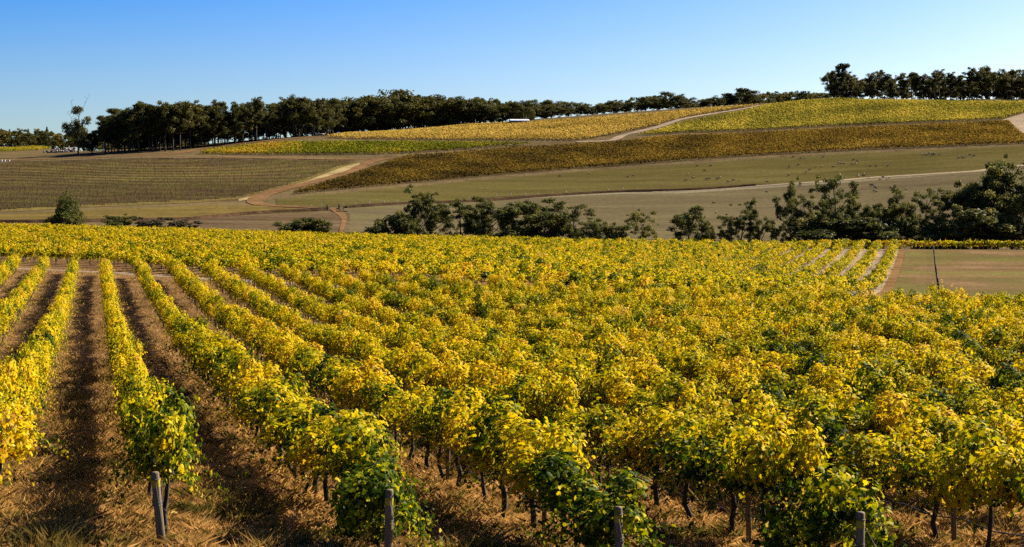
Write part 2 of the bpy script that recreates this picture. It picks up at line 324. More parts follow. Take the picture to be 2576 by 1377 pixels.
def smooth_path(p, n):
    p = np.array(p, float); s = np.concatenate([[0], np.cumsum(np.linalg.norm(np.diff(p[:, :2], axis=0), axis=1))])
    return pchip(s, p, np.linspace(0, s[-1], n))
def ribbon(name, pix, width, mat, off=0.16, n=140, dmin=430.0, pts=None, seed=1, cross=None):
    r = np.random.default_rng(seed)
    P = smooth_path([at(x, y, dmin) for x, y in pix] if pts is None else pts, n)
    d = np.gradient(P[:, :2], axis=0); d /= np.linalg.norm(d, axis=1)[:, None]; nrm = np.stack([-d[:, 1], d[:, 0]], 1)
    w = np.broadcast_to(np.asarray(width, float), (n,)) if np.ndim(width) == 0 else np.interp(np.linspace(0, 1, n), np.linspace(0, 1, len(width)), width)
    cs = cross or [(-.5, 0), (-.17, 0), (.17, 0), (.5, 0)]
    jit = 1 + 0.16 * np.convolve(r.standard_normal(n + 6), np.ones(7) / 7, 'valid')
    v = []
    for u, h in cs:
        xy = P[:, :2] + nrm * (w * u * jit)[:, None]
        v.append(np.column_stack([xy, hz(xy[:, 0], xy[:, 1]) + off + h * jit]))
    v = np.stack(v, 1); m = len(cs)
    ii, jj = np.meshgrid(np.arange(n - 1), np.arange(m - 1), indexing='ij')
    f = np.stack([ii * m + jj, (ii + 1) * m + jj, (ii + 1) * m + jj + 1, ii * m + jj + 1], -1).reshape(-1, 4)
    return tag(obj(name, mesh(name, v.reshape(-1, 3), [f], mat, smooth=True)), kind="structure")

# fields and roads of the far slope (rows and columns of the 2576 px frame)
RUS_B = [(695, 496), (795, 488), (1029, 466), (1263, 444.5), (1464, 428), (1656, 414), (1931, 394), (2184, 381), (2600, 362)]
FENCE = [(640, 522), (782, 523), (865, 520), (1002, 511.5), (1176, 505), (1250, 496), (1390, 490), (1567, 480), (1656, 481), (1715, 478), (1967, 463), (2112, 454), (2220, 445), (2436, 432), (2620, 416)]
shift = lambda L, d: [(x, y + d) for x, y in L]
drape("paddock", shift(RUS_B, 5), shift(FENCE, 0), M["paddock_upper"], 0.10, 200, 26)
drape("lower_paddock", shift([p for p in FENCE if p[0] > 800], 1), [(865, 594), (1300, 600), (1800, 606), (2620, 612)], M["paddock_lower"], 0.10, 200, 26, 425)
drape("bare_vineyard_soil", [(-120, 416), (0, 413), (100, 409), (334, 401), (861, 405), (905, 409)], [(-120, 538), (0, 535), (267, 520), (502, 510), (612, 501), (669, 486), (769, 456), (905, 410)], M["bare_soil"], 0.10, 160, 30)
drape("rough_pasture", [(-120, 543), (0, 541), (267, 527), (502, 518), (640, 518), (780, 528)], [(-120, 560), (0, 557), (200, 556), (468, 551), (600, 541), (780, 534)], M["rough_grass"], 0.12, 140, 12, 425)
drape("flat_ground", [(440, 553), (600, 545), (780, 537), (880, 534)], [(440, 575), (600, 580), (780, 586), (880, 590)], M["flat_soil"], 0.11, 90, 12, 420)
drape("pale_verge", [(600, 502), (669, 487), (769, 457), (861, 422), (905, 410)], [(600, 508), (669, 494), (769, 465), (861, 434), (930, 407)], M["pale_grass"], 0.14, 90, 6)
ribbon("dirt_road", [(400, 400), (560, 398), (760, 400), (900, 401.5), (960, 402)], 3.5, M["road_red"], 0.16, seed=2)
ribbon("bend_road", [(990, 398), (945, 405), (879, 433), (795, 457), (700, 480), (655, 495), (641, 508), (672, 518), (735, 521), (800, 524)], [4, 4.5, 5, 5, 5, 6, 7, 6, 5, 5], M["road_red"], 0.20, 220, seed=3)
ribbon("verge_track", [(0, 404), (120, 401), (260, 396), (400, 391), (470, 382), (520, 372), (640, 358), (760, 347), (830, 342)], [4, 4, 4, 5, 6, 5, 5, 5, 5], M["road_red"], 0.13, seed=4)
ribbon("hill_road", [(1450, 358), (1530, 355), (1570, 341), (1656, 320), (1715, 301), (1798, 286), (1859, 276.5), (1912, 266)], [4, 5, 5, 4.5, 4.5, 4, 4, 4], M["track_pale"], 0.22, seed=5)
ribbon("paddock_track", [(1640, 484), (1715, 481), (1967, 464.5), (2112, 455), (2220, 446), (2436, 433), (2530, 421), (2620, 414)], [2, 2.5, 3, 4, 4, 4.5, 4, 4], M["track_pale"], 0.16, seed=6)
ribbon("wheel_track", [(838, 525), (852, 535), (864, 548), (862, 570), (858, 588)], [3.5, 3, 1.6, 1.2, 1], M["road_red"], 0.20, 60, dmin=420, seed=7)
ribbon("earth_bank", [(868, 524), (1002, 515), (1176, 508.5), (1390, 493.5), (1567, 484), (1715, 480), (1900, 468.5)], [3, 4, 5, 5, 5, 4, 3, .8], M["shade_dark_earth"], 0.02, 160, seed=8, cross=[(-.5, 0), (-.40, .7), (-.15, .9), (.15, .5), (.5, 0)])
ribbon("ditch_bank", [(480, 553), (600, 541), (700, 534.5), (790, 531), (820, 529)], [4, 4, 5, 6, 4], M["shade_dark_earth"], 0.02, 80, seed=9, dmin=425, cross=[(-.5, 0), (-.42, .8), (-.2, .9), (.1, .6), (.5, 0)])
ribbon("red_bank", [(-60, 561), (60, 560), (200, 558.5), (330, 556), (480, 553)], 7, M["shade_dark_earth"], 0.05, 80, seed=10, dmin=425, cross=[(-.5, 0), (-.4, .7), (-.1, .8), (.5, 0)])
drape("pale_field", [(2430, 250.5), (2500, 249), (2620, 248)], [(2430, 254), (2500, 255), (2620, 256)], M["pale_grass"], 0.5, 20, 6, 940)
drape("bare_corner", [(2520, 303), (2576, 286), (2640, 270)], [(2520, 304), (2560, 330), (2640, 362)], M["track_pale"], 0.14, 30, 10)

M["pale_pasture"] = soil_mat("pale_pasture", [(0.3, (0.1025, 0.0902, 0.0496)), (0.5, (0.1353, 0.1148, 0.0680)), (0.7, (0.1517, 0.1296, 0.0784))], 0.05, (0.3, 1.6, 1), fine=0.8)
drape("bank_verge", shift([p for p in FENCE if p[0] > 800], 4), [(865, 522), (1002, 517), (1250, 505), (1567, 489), (1715, 488), (1967, 472), (2112, 462), (2300, 447), (2436, 436), (2620, 420)], M["pale_pasture"], 0.13, 200, 6)
# ------------------------------------------------------------------ leaves
def frames(nrm, rng):
    nrm = nrm / (np.linalg.norm(nrm, axis=1)[:, None] + 1e-9)
    r = rng.standard_normal(nrm.shape); T = np.cross(nrm, r); T /= np.linalg.norm(T, axis=1)[:, None] + 1e-9
    return T, np.cross(nrm, T), nrm
L10 = np.array([[0, 0], [1, 0], [-.15, .25], [.15, .52], [.38, .30], [.64, .37], [-.15, -.25], [.15, -.52], [.38, -.30], [.64, -.37]], float)
F10 = np.array([[0, 2, 3, 4, 5, 1], [1, 9, 8, 7, 6, 0]])
L4 = np.array([[0, 0], [.42, .46], [1, 0], [.42, -.46]], float); F4 = np.array([[0, 1, 2, 3]])
LG = np.array([[0, 0], [.5, .30], [1, 0], [.5, -.30]], float)
def leaves(pos, nrm, size, rng, T2, FT, fold=0.3, curl=0.2):
    T, B, N = frames(nrm, rng); n = len(pos); m = len(T2)
    u = T2[None, :, 0] - 0.4; v = T2[None, :, 1]; w = -fold * np.abs(v) - curl * u * u
    V = pos[:, None] + size[:, None, None] * (u[..., None] * T[:, None] + v[..., None] * B[:, None] + w[..., None] * N[:, None])
    Fc = (FT[None] + (np.arange(n) * m)[:, None, None]).reshape(-1, FT.shape[1])
    return V.reshape(-1, 3), Fc

def patch_noise(x, y, sc, seed):
    r = np.random.default_rng(seed); o = np.zeros_like(x)
    for k in range(9):
        a = r.uniform(0, 6.28); f_ = r.uniform(.5, 1.9) / sc; o += np.sin((x * math.cos(a) + y * math.sin(a)) * f_ * 6.28 + r.uniform(0, 6.28))
    return o / 3.0
def vine_points(rng, nsh, lps, length=1.8, droop=0.0, green=0.0, size=(0.050, 0.092)):
    """leaf centres along arching shoots that rise from a cordon at 0.75 m; row runs along local X"""
    P, N, S, T = [], [], [], []; hum = rng.uniform(.62, 1.30, 8)
    for i in range(nsh):
        sp = rng.integers(0, 8); x0 = ((sp + .5) / 8 - .5 + rng.normal(0, .022)) * length; side = rng.choice([-1, 1]); ln = rng.uniform(.55, 1.05) * hum[sp]
        if rng.random() < 0.08: ln *= 1.3
        a = rng.uniform(.02, .55) * side + rng.normal(0, .10)
        dr = rng.uniform(.05, .75) + (droop * rng.uniform(.8, 2.0))
        if rng.random() < .42: dr += rng.uniform(.4, .95); a *= 1.3
        s = np.sort(rng.random(lps)) ** .8
        x = x0 + rng.normal(0, .22) * s
        y = np.sin(a) * ln * s + side * dr * .30 * s ** 2 * ln
        z = .74 + ln * .86 * s * np.cos(a) - dr * ln * (s ** 2) * .85
        p = np.stack([x, y, z], 1) + rng.normal(0, .042, (lps, 3))
        nn = np.stack([rng.normal(0, .55, lps), np.sign(p[:, 1]) * .55 + rng.normal(0, .55, lps), .38 + rng.normal(0, .50, lps)], 1)
        tt = np.clip(rng.beta(2.6, 2.4, lps) * .8 + .10 - green * .38 + rng.normal(0, .13), 0, 1)
        tt = np.where(rng.random(lps) < .28, rng.uniform(0, .22, lps), tt)  # dark green share paints shaded gaps into the canopy
        tt = np.where(rng.random(lps) < .04, .97, tt)
        P.append(p); N.append(nn); S.append(rng.uniform(*size, lps) * (1.05 - .35 * s)); T.append(tt)
    tot = nsh * lps; ncl = 7 if droop == 0 else 9
    for c in range(ncl):                                # leafy clumps hung on the wires
        cx = ((c + .5) / ncl - .5) * length + rng.normal(0, .08); cy = rng.normal(0, .22); cz = rng.uniform(.82, 1.32) - droop * rng.uniform(0, .75)
        r_ = rng.uniform(.20, .36); m = int(tot / ncl * rng.uniform(.55, 1.1) * (r_ / .28) ** 2)
        d = rng.standard_normal((m, 3)); d /= np.linalg.norm(d, axis=1)[:, None]; q = r_ * rng.uniform(.55, 1.05, (m, 1))
        P.append(np.array([cx, cy, cz]) + d * q * [1.1, 1, 1]); N.append(d * .9 + [0, 0, .35] + rng.normal(0, .38, (m, 3)))
        S.append(rng.uniform(*size, m)); T.append(np.clip(rng.beta(2.6, 2.4, m) * .62 + rng.uniform(.02, .36) - green * .35, 0, 1))
    P = np.concatenate(P); P[:, 2] = np.maximum(P[:, 2], .04)
    return P, np.concatenate(N), np.concatenate(S), np.concatenate(T)

def vine_foliage(seed, **kw):
    rng = np.random.default_rng(seed)
    P, N, S, T = vine_points(rng, kw.pop("nsh", 58), kw.pop("lps", 25), **kw)
    V, Fc = leaves(P, N, S, rng, L10, F10, .45, .5)
    return mesh("foliage", V, [Fc], M["vine_leaf"], np.repeat(T, 10))
def vine_trunk(seed):
    rng = np.random.default_rng(seed); b = MB()
    n = 6; z = np.linspace(-.03, .74, n); w = np.cumsum(rng.normal(0, .028, (n, 2)), 0)
    pts = np.column_stack([w, z]); b.tube(pts, np.linspace(.042, .028, n) * rng.uniform(.85, 1.2), 6)
    for sgn in (-1, 1):
        x = np.linspace(0, .9 * sgn, 6); yy = np.cumsum(rng.normal(0, .018, 6))
        zz = .72 + np.array([0, .05, .05, .04, .05, .04]) + rng.normal(0, .012, 6)
        b.tube(np.column_stack([x + w[-1, 0], yy + w[-1, 1], zz]), np.linspace(.026, .014, 6), 5)
        for k in range(3):
            xk = sgn * rng.uniform(.15, .85); b.tube([[xk, 0, .76], [xk + rng.normal(0, .05), rng.normal(0, .08), 1.0]], [.008, .004], 4)
    return b.me("trunk", M["vine_bark"], True)

# ------------------------------------------------------------------ front block: rows and their ends
DX = -0.25; ROWANG = math.atan2(1.0, DX)          # rows run away and to one side
RU = np.array([DX, 1.0]) / math.hypot(DX, 1.0)
ENDL = np.array([(-75, 180), (-49, 162), (-37, 152), (-29, 145), (0, 127), (23, 107.5), (34, 107), (70, 106)], float)
def row_x(i): return .955 + 2.93 * i if i >= 0 else .955 + 2.8 * i
def row_span(i):
    """distance along Y where row i starts and ends"""
    x0 = row_x(i)
    ys = np.arange(8, 190, .1); xs = x0 + DX * ys
    front = ys >= 21.8 - .10 * xs
    back = ys <= np.interp(xs, ENDL[:, 0], ENDL[:, 1])
    ok = ys[front & back]
    return (x0, ok[0], ok[-1]) if len(ok) else None
ROWS = {i: row_span(i) for i in range(-4, 26)}
def row_phrase(i):
    if i == 0: return "the vine row of the leaning end post"
    if i < 0: return "the " + nth(-i) + " row before the leaning end post"
    return "the " + nth(i) + " row after the leaning end post"

VINE_GAP = 1.75
cand = []
for i, sp in ROWS.items():
    if sp is None: continue
    x0, ya, yb = sp; L = (yb - ya) / RU[1]
    s = np.arange(0.85, L - .3, VINE_GAP)
    for n, d in enumerate(s):
        y = ya + d * RU[1]; x = x0 + DX * y; px, py = proj(x, y, hz1(x, y) + 1.0)
        vis = -45 < px < 2621 and py < 1450
        cand.append((y, x, i, n, vis, px))
vis = sorted([c for c in cand if c[4]])
near = vis[:298]; nearset = {(c[2], c[3]) for c in near}
rest = [c for c in cand if (c[2], c[3]) not in nearset and -700 < c[5] < 3300]

FOL = [vine_foliage(100 + q, green=g) for q, g in enumerate([0, .1, .3, -.12, .05, .75, -.2, 0, .2, -.05, .45, -.15])]
DROOP = [vine_foliage(140 + q, nsh=64, lps=24, droop=.85, green=1.0) for q in range(3)]  # row-end bushes hang in shadow; their leaf tint is greened darker for it
TRK = [vine_trunk(160 + q) for q in range(8)]
rr = random.Random(5)
cnt = {}
adj = ["yellowing", "golden-leaved", "yellow-green"]
for y, x, i, n, v, px in sorted(near, key=lambda c: (c[2], c[3])):
    cnt[i] = cnt.get(i, 0) + 1
    t = empty("grapevine", (x, y, hz1(x, y)), ROWANG + (math.pi if rr.random() < .5 else 0) + rr.gauss(0, .04))
    s = rr.uniform(.96, 1.32); t.scale = (rr.uniform(.98, 1.14), rr.uniform(.60, .78) if i < 1 and n > 5 else rr.uniform(.7, .85) if i == 0 else rr.uniform(.95, 1.32), s)
    dr = n == 0 and 1 <= i <= 6
    fol = DROOP[(i + 1) % 3] if dr else FOL[rr.randrange(len(FOL))] if not (i == 0 and n < 2) else FOL[5]
    obj("foliage", fol, t); obj("trunk", TRK[rr.randrange(len(TRK))], t)
    lab = ("drooping shade-green grapevine at the near end of " if dr else adj[rr.randrange(3)] + " grapevine, " + nth(cnt[i]) + " in view along ") + row_phrase(i)
    tag(t, lab, "grapevine", "grapevines in the front rows")

# ------------------------------------------------------------------ vines too many to count: one mass per block
def vine_mass(name, XY, ang, npl, lod, size, seed, label, cat="vines", trunks=True, green=None, hs=1.0, mat="vine_leaf_mass", lps=10, slim=None, wide=1.0):
    rng = np.random.default_rng(seed); K = 14; var = []
    for q in range(K):
        P, N, S, T = vine_points(rng, npl // lps, lps, length=VINE_GAP * 1.02, green=rng.normal(0.03, .16), size=size)
        var.append(leaves(P, N, S, rng, L4, F4) + (np.repeat(T, 4),))
    XY = np.asarray(XY, float); Z = hz(XY[:, 0], XY[:, 1]); wid = np.ones(len(XY)) if slim is None else np.where(slim, .72, 1.0); pick = rng.integers(0, K, len(XY)); flip = rng.integers(0, 2, len(XY)) * 2 - 1
    VV, FF, TT, n = [], [], [], 0
    for q in range(K):
        m = np.nonzero(pick == q)[0]
        if not len(m): continue
        V, Fc, T = var[q]; sx = flip[m][:, None]; sc = rng.uniform(.98, 1.30, (len(m), 1)) * hs
        lx = V[None, :, 0] * sx; ly = V[None, :, 1] * sx * rng.uniform(.85, 1.10, (len(m), 1)) * wid[m][:, None] * wide; c, s = math.cos(ang), math.sin(ang)
        W_ = np.stack([XY[m, 0:1] + lx * c - ly * s, XY[m, 1:2] + lx * s + ly * c, Z[m][:, None] + V[None, :, 2] * sc], -1)
        VV.append(W_.reshape(-1, 3)); FF.append((Fc[None] + (np.arange(len(m)) * len(V))[:, None, None] + n).reshape(-1, 4)); n += len(m) * len(V)
        g = 0 if green is None else green(XY[m])[:, None]
        TT.append(np.clip(T[None] + rng.normal(0, .12, (len(m), 1)) + .11 * patch_noise(XY[m, 0], XY[m, 1], 9, 91)[:, None] - g, 0, 1).reshape(-1))
    o = tag(obj(name, mesh(name, np.vstack(VV), [np.vstack(FF)], M[mat], np.concatenate(TT))), label, cat, None, "stuff")
    if trunks:
        b = MB(); w = rng.normal(0, .05, (len(XY), 3, 2)); r = .035
        z = np.array([-.05, .4, .8]); th = np.arange(3) * 2.094
        V = np.stack([XY[:, 0][:, None, None] + w[:, :, 0:1] + r * np.cos(th), XY[:, 1][:, None, None] + w[:, :, 1:2] + r * np.sin(th), (Z[:, None, None] + z[None, :, None]) + 0 * th], -1).reshape(-1, 3)
        base = np.array([[l * 3 + a, l * 3 + (a + 1) % 3, l * 3 + 3 + (a + 1) % 3, l * 3 + 3 + a] for l in range(2) for a in range(3)])
        FQ = (base[None] + (np.arange(len(XY)) * 9)[:, None, None]).reshape(-1, 4)
        obj("trunks", mesh("trunks", V, [FQ], M["vine_bark"]), o)["kind"] = "stuff"
    return o
vine_mass("vine_rows", [(c[1], c[0]) for c in rest], ROWANG, 700, 4, (.080, .125), 21, "yellow vine rows of the front block behind the nearest vines", lps=15, slim=np.array([c[2] < 2 for c in rest]))

# crosswise block beyond the headland track, block of rows running to the hollow, hedge-like row before the creek trees
CA = np.array([-52.4, 178.0]); CU = np.array([1.0, -.66]); CU /= np.linalg.norm(CU); CN = np.array([-CU[1], CU[0]])
BU = np.array([.25, 1.0]); BU /= np.linalg.norm(BU); BN = np.array([BU[1], -BU[0]])
BR = np.array([43.4, 200.0])                         # a point of the outermost row next to the open field
def inB(X, Y):
    """inside the block whose rows run away towards the creek"""
    s = (X - BR[0]) * BN[0] + (Y - BR[1]) * BN[1]
    return (s < 1.0) & (s > -66) & (Y > 118 - .3 * X)
def crest(X, Y):
    return Y < 326
XYc = []
for r_ in range(-9, 75):
    s = np.arange(-320, 260, VINE_GAP); p = CA + CN * 3.1 * r_ + CU * s[:, None]
    m = crest(p[:, 0], p[:, 1]) & (~inB(p[:, 0], p[:, 1])) & ((p[:, 0] - BR[0]) * BN[0] + (p[:, 1] - BR[1]) * BN[1] < -50)
    # keep clear of the headland
    m &= p[:, 1] > np.interp(p[:, 0], ENDL[:, 0], ENDL[:, 1]) + 7
    if r_ < 0: m &= p[:, 0] > -21
    t = p[:, 0] / p[:, 1] * F + CX; m &= (t > -350)
    XYc.append(p[m])
XYc = np.concatenate(XYc)
vine_mass("crosswise_vine_rows", XYc, math.atan2(CU[1], CU[0]), 190, 4, (.14, .22), 22, "golden vine rows running crosswise beyond the pale headland track", lps=8)
XYb = []
for r_ in range(0, 22):
    s = np.arange(-110, 135, VINE_GAP); p = BR - BN * 3.1 * r_ + BU * s[:, None]
    bend = .0009 * np.minimum(s + 0, 0) ** 2
    p = p - BN * bend[:, None] * (1 if r_ else 1)
    m = (p[:, 1] < 318) & (p[:, 1] > np.interp(p[:, 0], ENDL[:, 0], ENDL[:, 1]) + 7)
    XYb.append(p[m])
XYb = np.concatenate(XYb)
vine_mass("hollow_vine_rows", XYb, math.atan2(BU[1], BU[0]), 190, 4, (.14, .22), 23, "orange-yellow vine rows dipping through the hollow beside the open field", lps=8, wide=1.3)
s = np.arange(56, 150, VINE_GAP); XYh = np.stack([s, np.full(len(s), 322.0) - .03 * s], 1)
XYh = np.concatenate([XYh + [0, q * 3.1] for q in range(3)])
vine_mass("field_end_vine_rows", XYh, 0.0, 150, 4, (.19, .30), 24, "orange-yellow vine rows closing the far end of the open field", lps=10)

# ------------------------------------------------------------------ trellis posts, drip hoses
def end_post_parts():
    rng = np.random.default_rng(3); b = MB()
    z = np.array([-.1, .3, .7, 1.04, 1.06]); b.tube(np.column_stack([0 * z, 0 * z, z]), [.058, .056, .054, .053, .045], 12)
    t = MB(); t.tube([[0, 0, .86], [0, 0, .955]], [.0565, .0560], 12, cap=False)
    w = MB()
    for zz in (.62, .66, .97):
        th = np.linspace(0, 2 * np.pi, 17); w.tube(np.column_stack([.0575 * np.cos(th), .0575 * np.sin(th), zz + .006 * np.sin(th * 2)]), .005, 4)
    a = MB(); a.tube([[0, -.05, .93], [.05, -.55, .45], [.1, -1.1, -.05]], .0035, 5)
    return b.me("post", M["post_wood"], True), t.me("marker_band", M["tape"], True), w.me("wire_tie", M["wire"]), a.me("anchor_wire", M["wire"])
EP = end_post_parts()
def line_post_mesh():
    b = MB(); b.tube([[0, 0, -.05], [0, 0, .8], [0, 0, 1.28], [0, 0, 1.30]], [.042, .040, .038, .03], 8)
    return b.me("line_post", M["post_wood"], True)
LPM = line_post_mesh()
npost = 0
for i, sp in sorted(ROWS.items()):
    if sp is None: continue
    x0, ya, yb = sp
    px, py = proj(x0 + DX * ya, ya, .5)
    if -100 < px < 2700 and py < 1600:
        x = x0 + DX * ya; t = empty("end_post", (x, ya - .25, hz1(x, ya - .25) - .03), rr.uniform(0, 6))
        lean = {0: (.06, .09), 1: (.05, -.01), 2: (.06, .03), 3: (.04, .0)}.get(i, (.05, 0)); t.rotation_euler = (lean[0], lean[1] * -1, rr.uniform(-.4, .4))
        for nm, me_ in zip(("post", "marker_band", "wire_tie", "anchor_wire"), EP): obj(nm, me_, t)
        tag(t, "leaning grey timber end post with a yellow band among bright leaves" if i == 0 else "yellow-banded timber post at the near end of " + row_phrase(i), "end post", "timber end posts of the front rows")
    c = 0
    for d in np.arange(3.6, (yb - ya) / RU[1], 7.0):
        y = ya + d * RU[1]; x = x0 + DX * y; px, py = proj(x, y, .7)
        if not (-30 < px < 2606 and py < 1400): continue
        c += 1; npost += 1
        o = obj("line_post", LPM); o.location = (x + rr.gauss(0, .03), y, hz1(x, y)); o.rotation_euler = (rr.gauss(0, .03), rr.gauss(0, .03), rr.uniform(0, 6)); o.scale = (1, 1, rr.uniform(.95, 1.08))
        tag(o, "slim grey trellis post, " + nth(c) + " in view along " + row_phrase(i), "trellis post", "trellis posts in the front rows")
for q in range(26):                                   # posts along the first crosswise row
    d = -6 + q * 4.6; p = CA - CN * .1 + CU * d
    px, py = proj(p[0], p[1], hz1(*p) + .6)
    if not (0 < px < 1050): continue
    o = obj("line_post", LPM); o.location = (p[0], p[1], hz1(*p)); o.rotation_euler = (0, rr.gauss(0, .03), rr.uniform(0, 6)); o.scale = (1.35, 1.35, 1.0)
    tag(o, "grey trellis post in the front crosswise row, " + nth(q + 1) + " along the pale headland track", "trellis post", "posts along the headland track")
for i in range(-1, 12):
    sp = ROWS.get(i)
    if sp is None: continue
    x0, ya, yb = sp; rng = np.random.default_rng(300 + i)
    yy = np.arange(ya - .2, min(yb, ya + 42), .875); z = .44 + .03 * np.cos(np.arange(len(yy)) * np.pi) + rng.normal(0, .006, len(yy))
    b = MB(); b.tube(np.column_stack([x0 + DX * yy, yy, z + hz(x0 + DX * yy, yy)]), .011, 5)
    o = obj("drip_hose", b.me("drip_hose", M["hose"], True))
    tag(o, "thin black drip irrigation hose strung along " + row_phrase(i), "drip hose", "drip hoses along the front rows")

# headland track
ribbon("headland_track", None, 2.2, M["track_pale"], 0.02, 160, pts=[(x, y, 0) for x, y in [(-90, 196), (-49, 166), (-37, 157), (-29, 149), (0, 125), (22, 111), (36, 111)]], seed=11)
# open field beyond the hollow rows
def field_patch(name, mat, left, right, up, y0=95):
    xs = np.linspace(0, 1, 60); ys = np.linspace(y0, 319, 90); v = []
    for y in ys:
        e = BR[0] + (y - BR[1]) * .25 - (.0009 * min((y - 200) * 1.03, 0) ** 2); xl = e + left; xr = y * .62 if right is None else e + right
        v.append(np.stack([xl + (xr - xl) * xs, np.full(60, y), hz(xl + (xr - xl) * xs, np.full(60, y)) + up], -1))
    v = np.array(v).reshape(-1, 3); ii, jj = np.meshgrid(np.arange(89), np.arange(59), indexing='ij')
    f = np.stack([ii * 60 + jj, ii * 60 + jj + 1, (ii + 1) * 60 + jj + 1, (ii + 1) * 60 + jj], -1).reshape(-1, 4)
    return tag(obj(name, mesh(name, v, [f], mat, smooth=True)), kind="structure")
field_patch("field", M["green_field"], 2.2, None, .03)
M["pale_soil"] = soil_mat("pale_soil", [(0.3, (0.13, 0.092, 0.058)), (0.5, (0.20, 0.15, 0.10)), (0.7, (0.27, 0.205, 0.145))], 0.12, fine=1.5)
field_patch("bare_lanes", M["pale_soil"], -42, .9, .02, 170)
# fence seen end-on in the open field
fa = np.array([(2362 - CX) / F * 190, 190.0]); fb = np.array([(2348 - CX) / F * 312, 312.0])
t = empty("wire_fence", (fa[0], fa[1], hz1(*fa)))
NP = 40
pb = [MB(), MB()]
for q in range(NP + 1):
    p = fa + (fb - fa) * q / NP; pp = p - fa; z = hz1(*p) - hz1(*fa)
    b = MB(); b.tube([[pp[0], pp[1], z - .1], [pp[0] + rr.gauss(0, .04), pp[1], z + 1.25]], [.055, .05], 7)
    obj("post", b.me("post", M["dark_timber"], True), t)
wb = MB()
for h in (.25, .5, .75, 1.0, 1.2):
    q = np.linspace(0, 1, NP + 1); p = fa + (fb - fa) * q[:, None]
    wb.tube(np.column_stack([p - fa, hz(p[:, 0], p[:, 1]) - hz1(*fa) + h]), .004, 4)
obj("wire", wb.me("wire", M["dark_timber"]), t)
tag(t, "dark post and wire fence running away across the open field", "fence")

# ------------------------------------------------------------------ dry grass and litter under the front rows
def grass(n, seed):
    rng = np.random.default_rng(seed)
    u = rng.random(n); Y = 17.0 * (165 / 17.0) ** (u ** 1.35); X = (rng.random(n) * 2760 - 190 - CX) / F * Y
    pn = patch_noise(X, Y, 2.6, 11); pn2 = patch_noise(X, Y, .9, 12)
    keep = rng.random(n) < np.clip(.62 + .3 * pn + .25 * pn2, .12, 1)
    X, Y, pn, pn2 = X[keep], Y[keep], pn[keep], pn2[keep]; n = len(X)
    h = rng.uniform(.035, .12, n) * (1 + .9 * np.clip(pn2 + .3 * pn, -.3, 1.2)); lean = rng.normal(0, .8, (n, 2)) * h[:, None]
    a = rng.uniform(0, np.pi, n); w = rng.uniform(.0011, .0026, n) * (Y / 24) ** 1.1; Z = hz(X, Y)
    dx, dy = np.cos(a) * w, np.sin(a) * w
    v = np.stack([np.column_stack([X - dx, Y - dy, Z - .01]), np.column_stack([X + dx, Y + dy, Z - .01]),
                  np.column_stack([X + lean[:, 0] * .4 + dx * .7, Y + lean[:, 1] * .4 + dy * .7, Z + h * .6]), np.column_stack([X + lean[:, 0], Y + lean[:, 1], Z + h])], 1)
    f = np.array([[0, 1, 3, 2]])[None] + (np.arange(n) * 4)[:, None, None]
    f = np.array([[0, 1, 2, 3]])[None] + (np.arange(n) * 4)[:, None, None]
    gr = patch_noise(X, Y, 4.5, 13)
    t = np.clip(.56 + rng.normal(0, .2, n) - .20 * pn2 + .12 * pn - .5 * np.clip(gr - .45, 0, 1), 0, 1)
    return tag(obj("dry_grass", mesh("dry_grass", v.reshape(-1, 3), [f.reshape(-1, 4)], M["dry_grass"], np.repeat(t, 4))), "dry tan grass between the front vine rows", "grass", None, "stuff")
grass(1000000, 31)
def weeds(seed):
    rng = np.random.default_rng(seed); V, Tt = [], []
    for q in range(190):
        i = int(rng.integers(-2, 9)); Y = 18 + 45 * rng.random() ** 1.6; X = row_x(i) + DX * Y + rng.choice([-1, 1]) * rng.uniform(.9, 1.7); m = int(rng.integers(60, 190)); R_ = rng.uniform(.15, .5)
        bx = X + rng.normal(0, R_ * .6, m); by = Y + rng.normal(0, R_ * .6, m); h = rng.uniform(.10, .42, m) * (.6 + R_); L = rng.normal(0, .45, (m, 2)) * h[:, None]; z = hz(bx, by); a = rng.uniform(0, 3.14, m); w = rng.uniform(.002, .005, m); dx, dy = np.cos(a) * w, np.sin(a) * w
        V.append(np.stack([np.column_stack([bx - dx, by - dy, z]), np.column_stack([bx + dx, by + dy, z]), np.column_stack([bx + L[:, 0] * .5 + dx, by + L[:, 1] * .5 + dy, z + h * .6]), np.column_stack([bx + L[:, 0], by + L[:, 1], z + h])], 1).reshape(-1, 3))
        Tt.append(np.repeat(np.clip(rng.normal(rng.choice([.05, .2, .28]), .09, m), 0, 1), 4))
    V = np.vstack(V); return tag(obj("weeds", mesh("weeds", V, [np.arange(len(V)).reshape(-1, 4)], M["dry_grass"], np.concatenate(Tt))), "dark dead weed clumps standing in the dry grass aisles", "weeds", None, "stuff")
weeds(33)
def litter(n, seed):
    rng = np.random.default_rng(seed); i = rng.integers(-1, 9, n); Y = rng.uniform(18, 70, n)
    X = np.array([row_x(int(a)) for a in i]) + DX * Y + rng.normal(0, .75, n)
    P = np.stack([X, Y, hz(X, Y) + rng.uniform(.01, .10, n)], 1); N = np.stack([rng.normal(0, .4, n), rng.normal(0, .4, n), np.ones(n)], 1)
    V, Fc = leaves(P, N, rng.uniform(.05, .11, n), rng, L10, F10)
    return tag(obj("fallen_leaves", mesh("fallen_leaves", V, [Fc], M["litter"], np.repeat(rng.beta(1.5, 1.8, n), 10))), "fallen orange and brown vine leaves on the dry grass", "fallen leaves", None, "stuff")
litter(6500, 32)

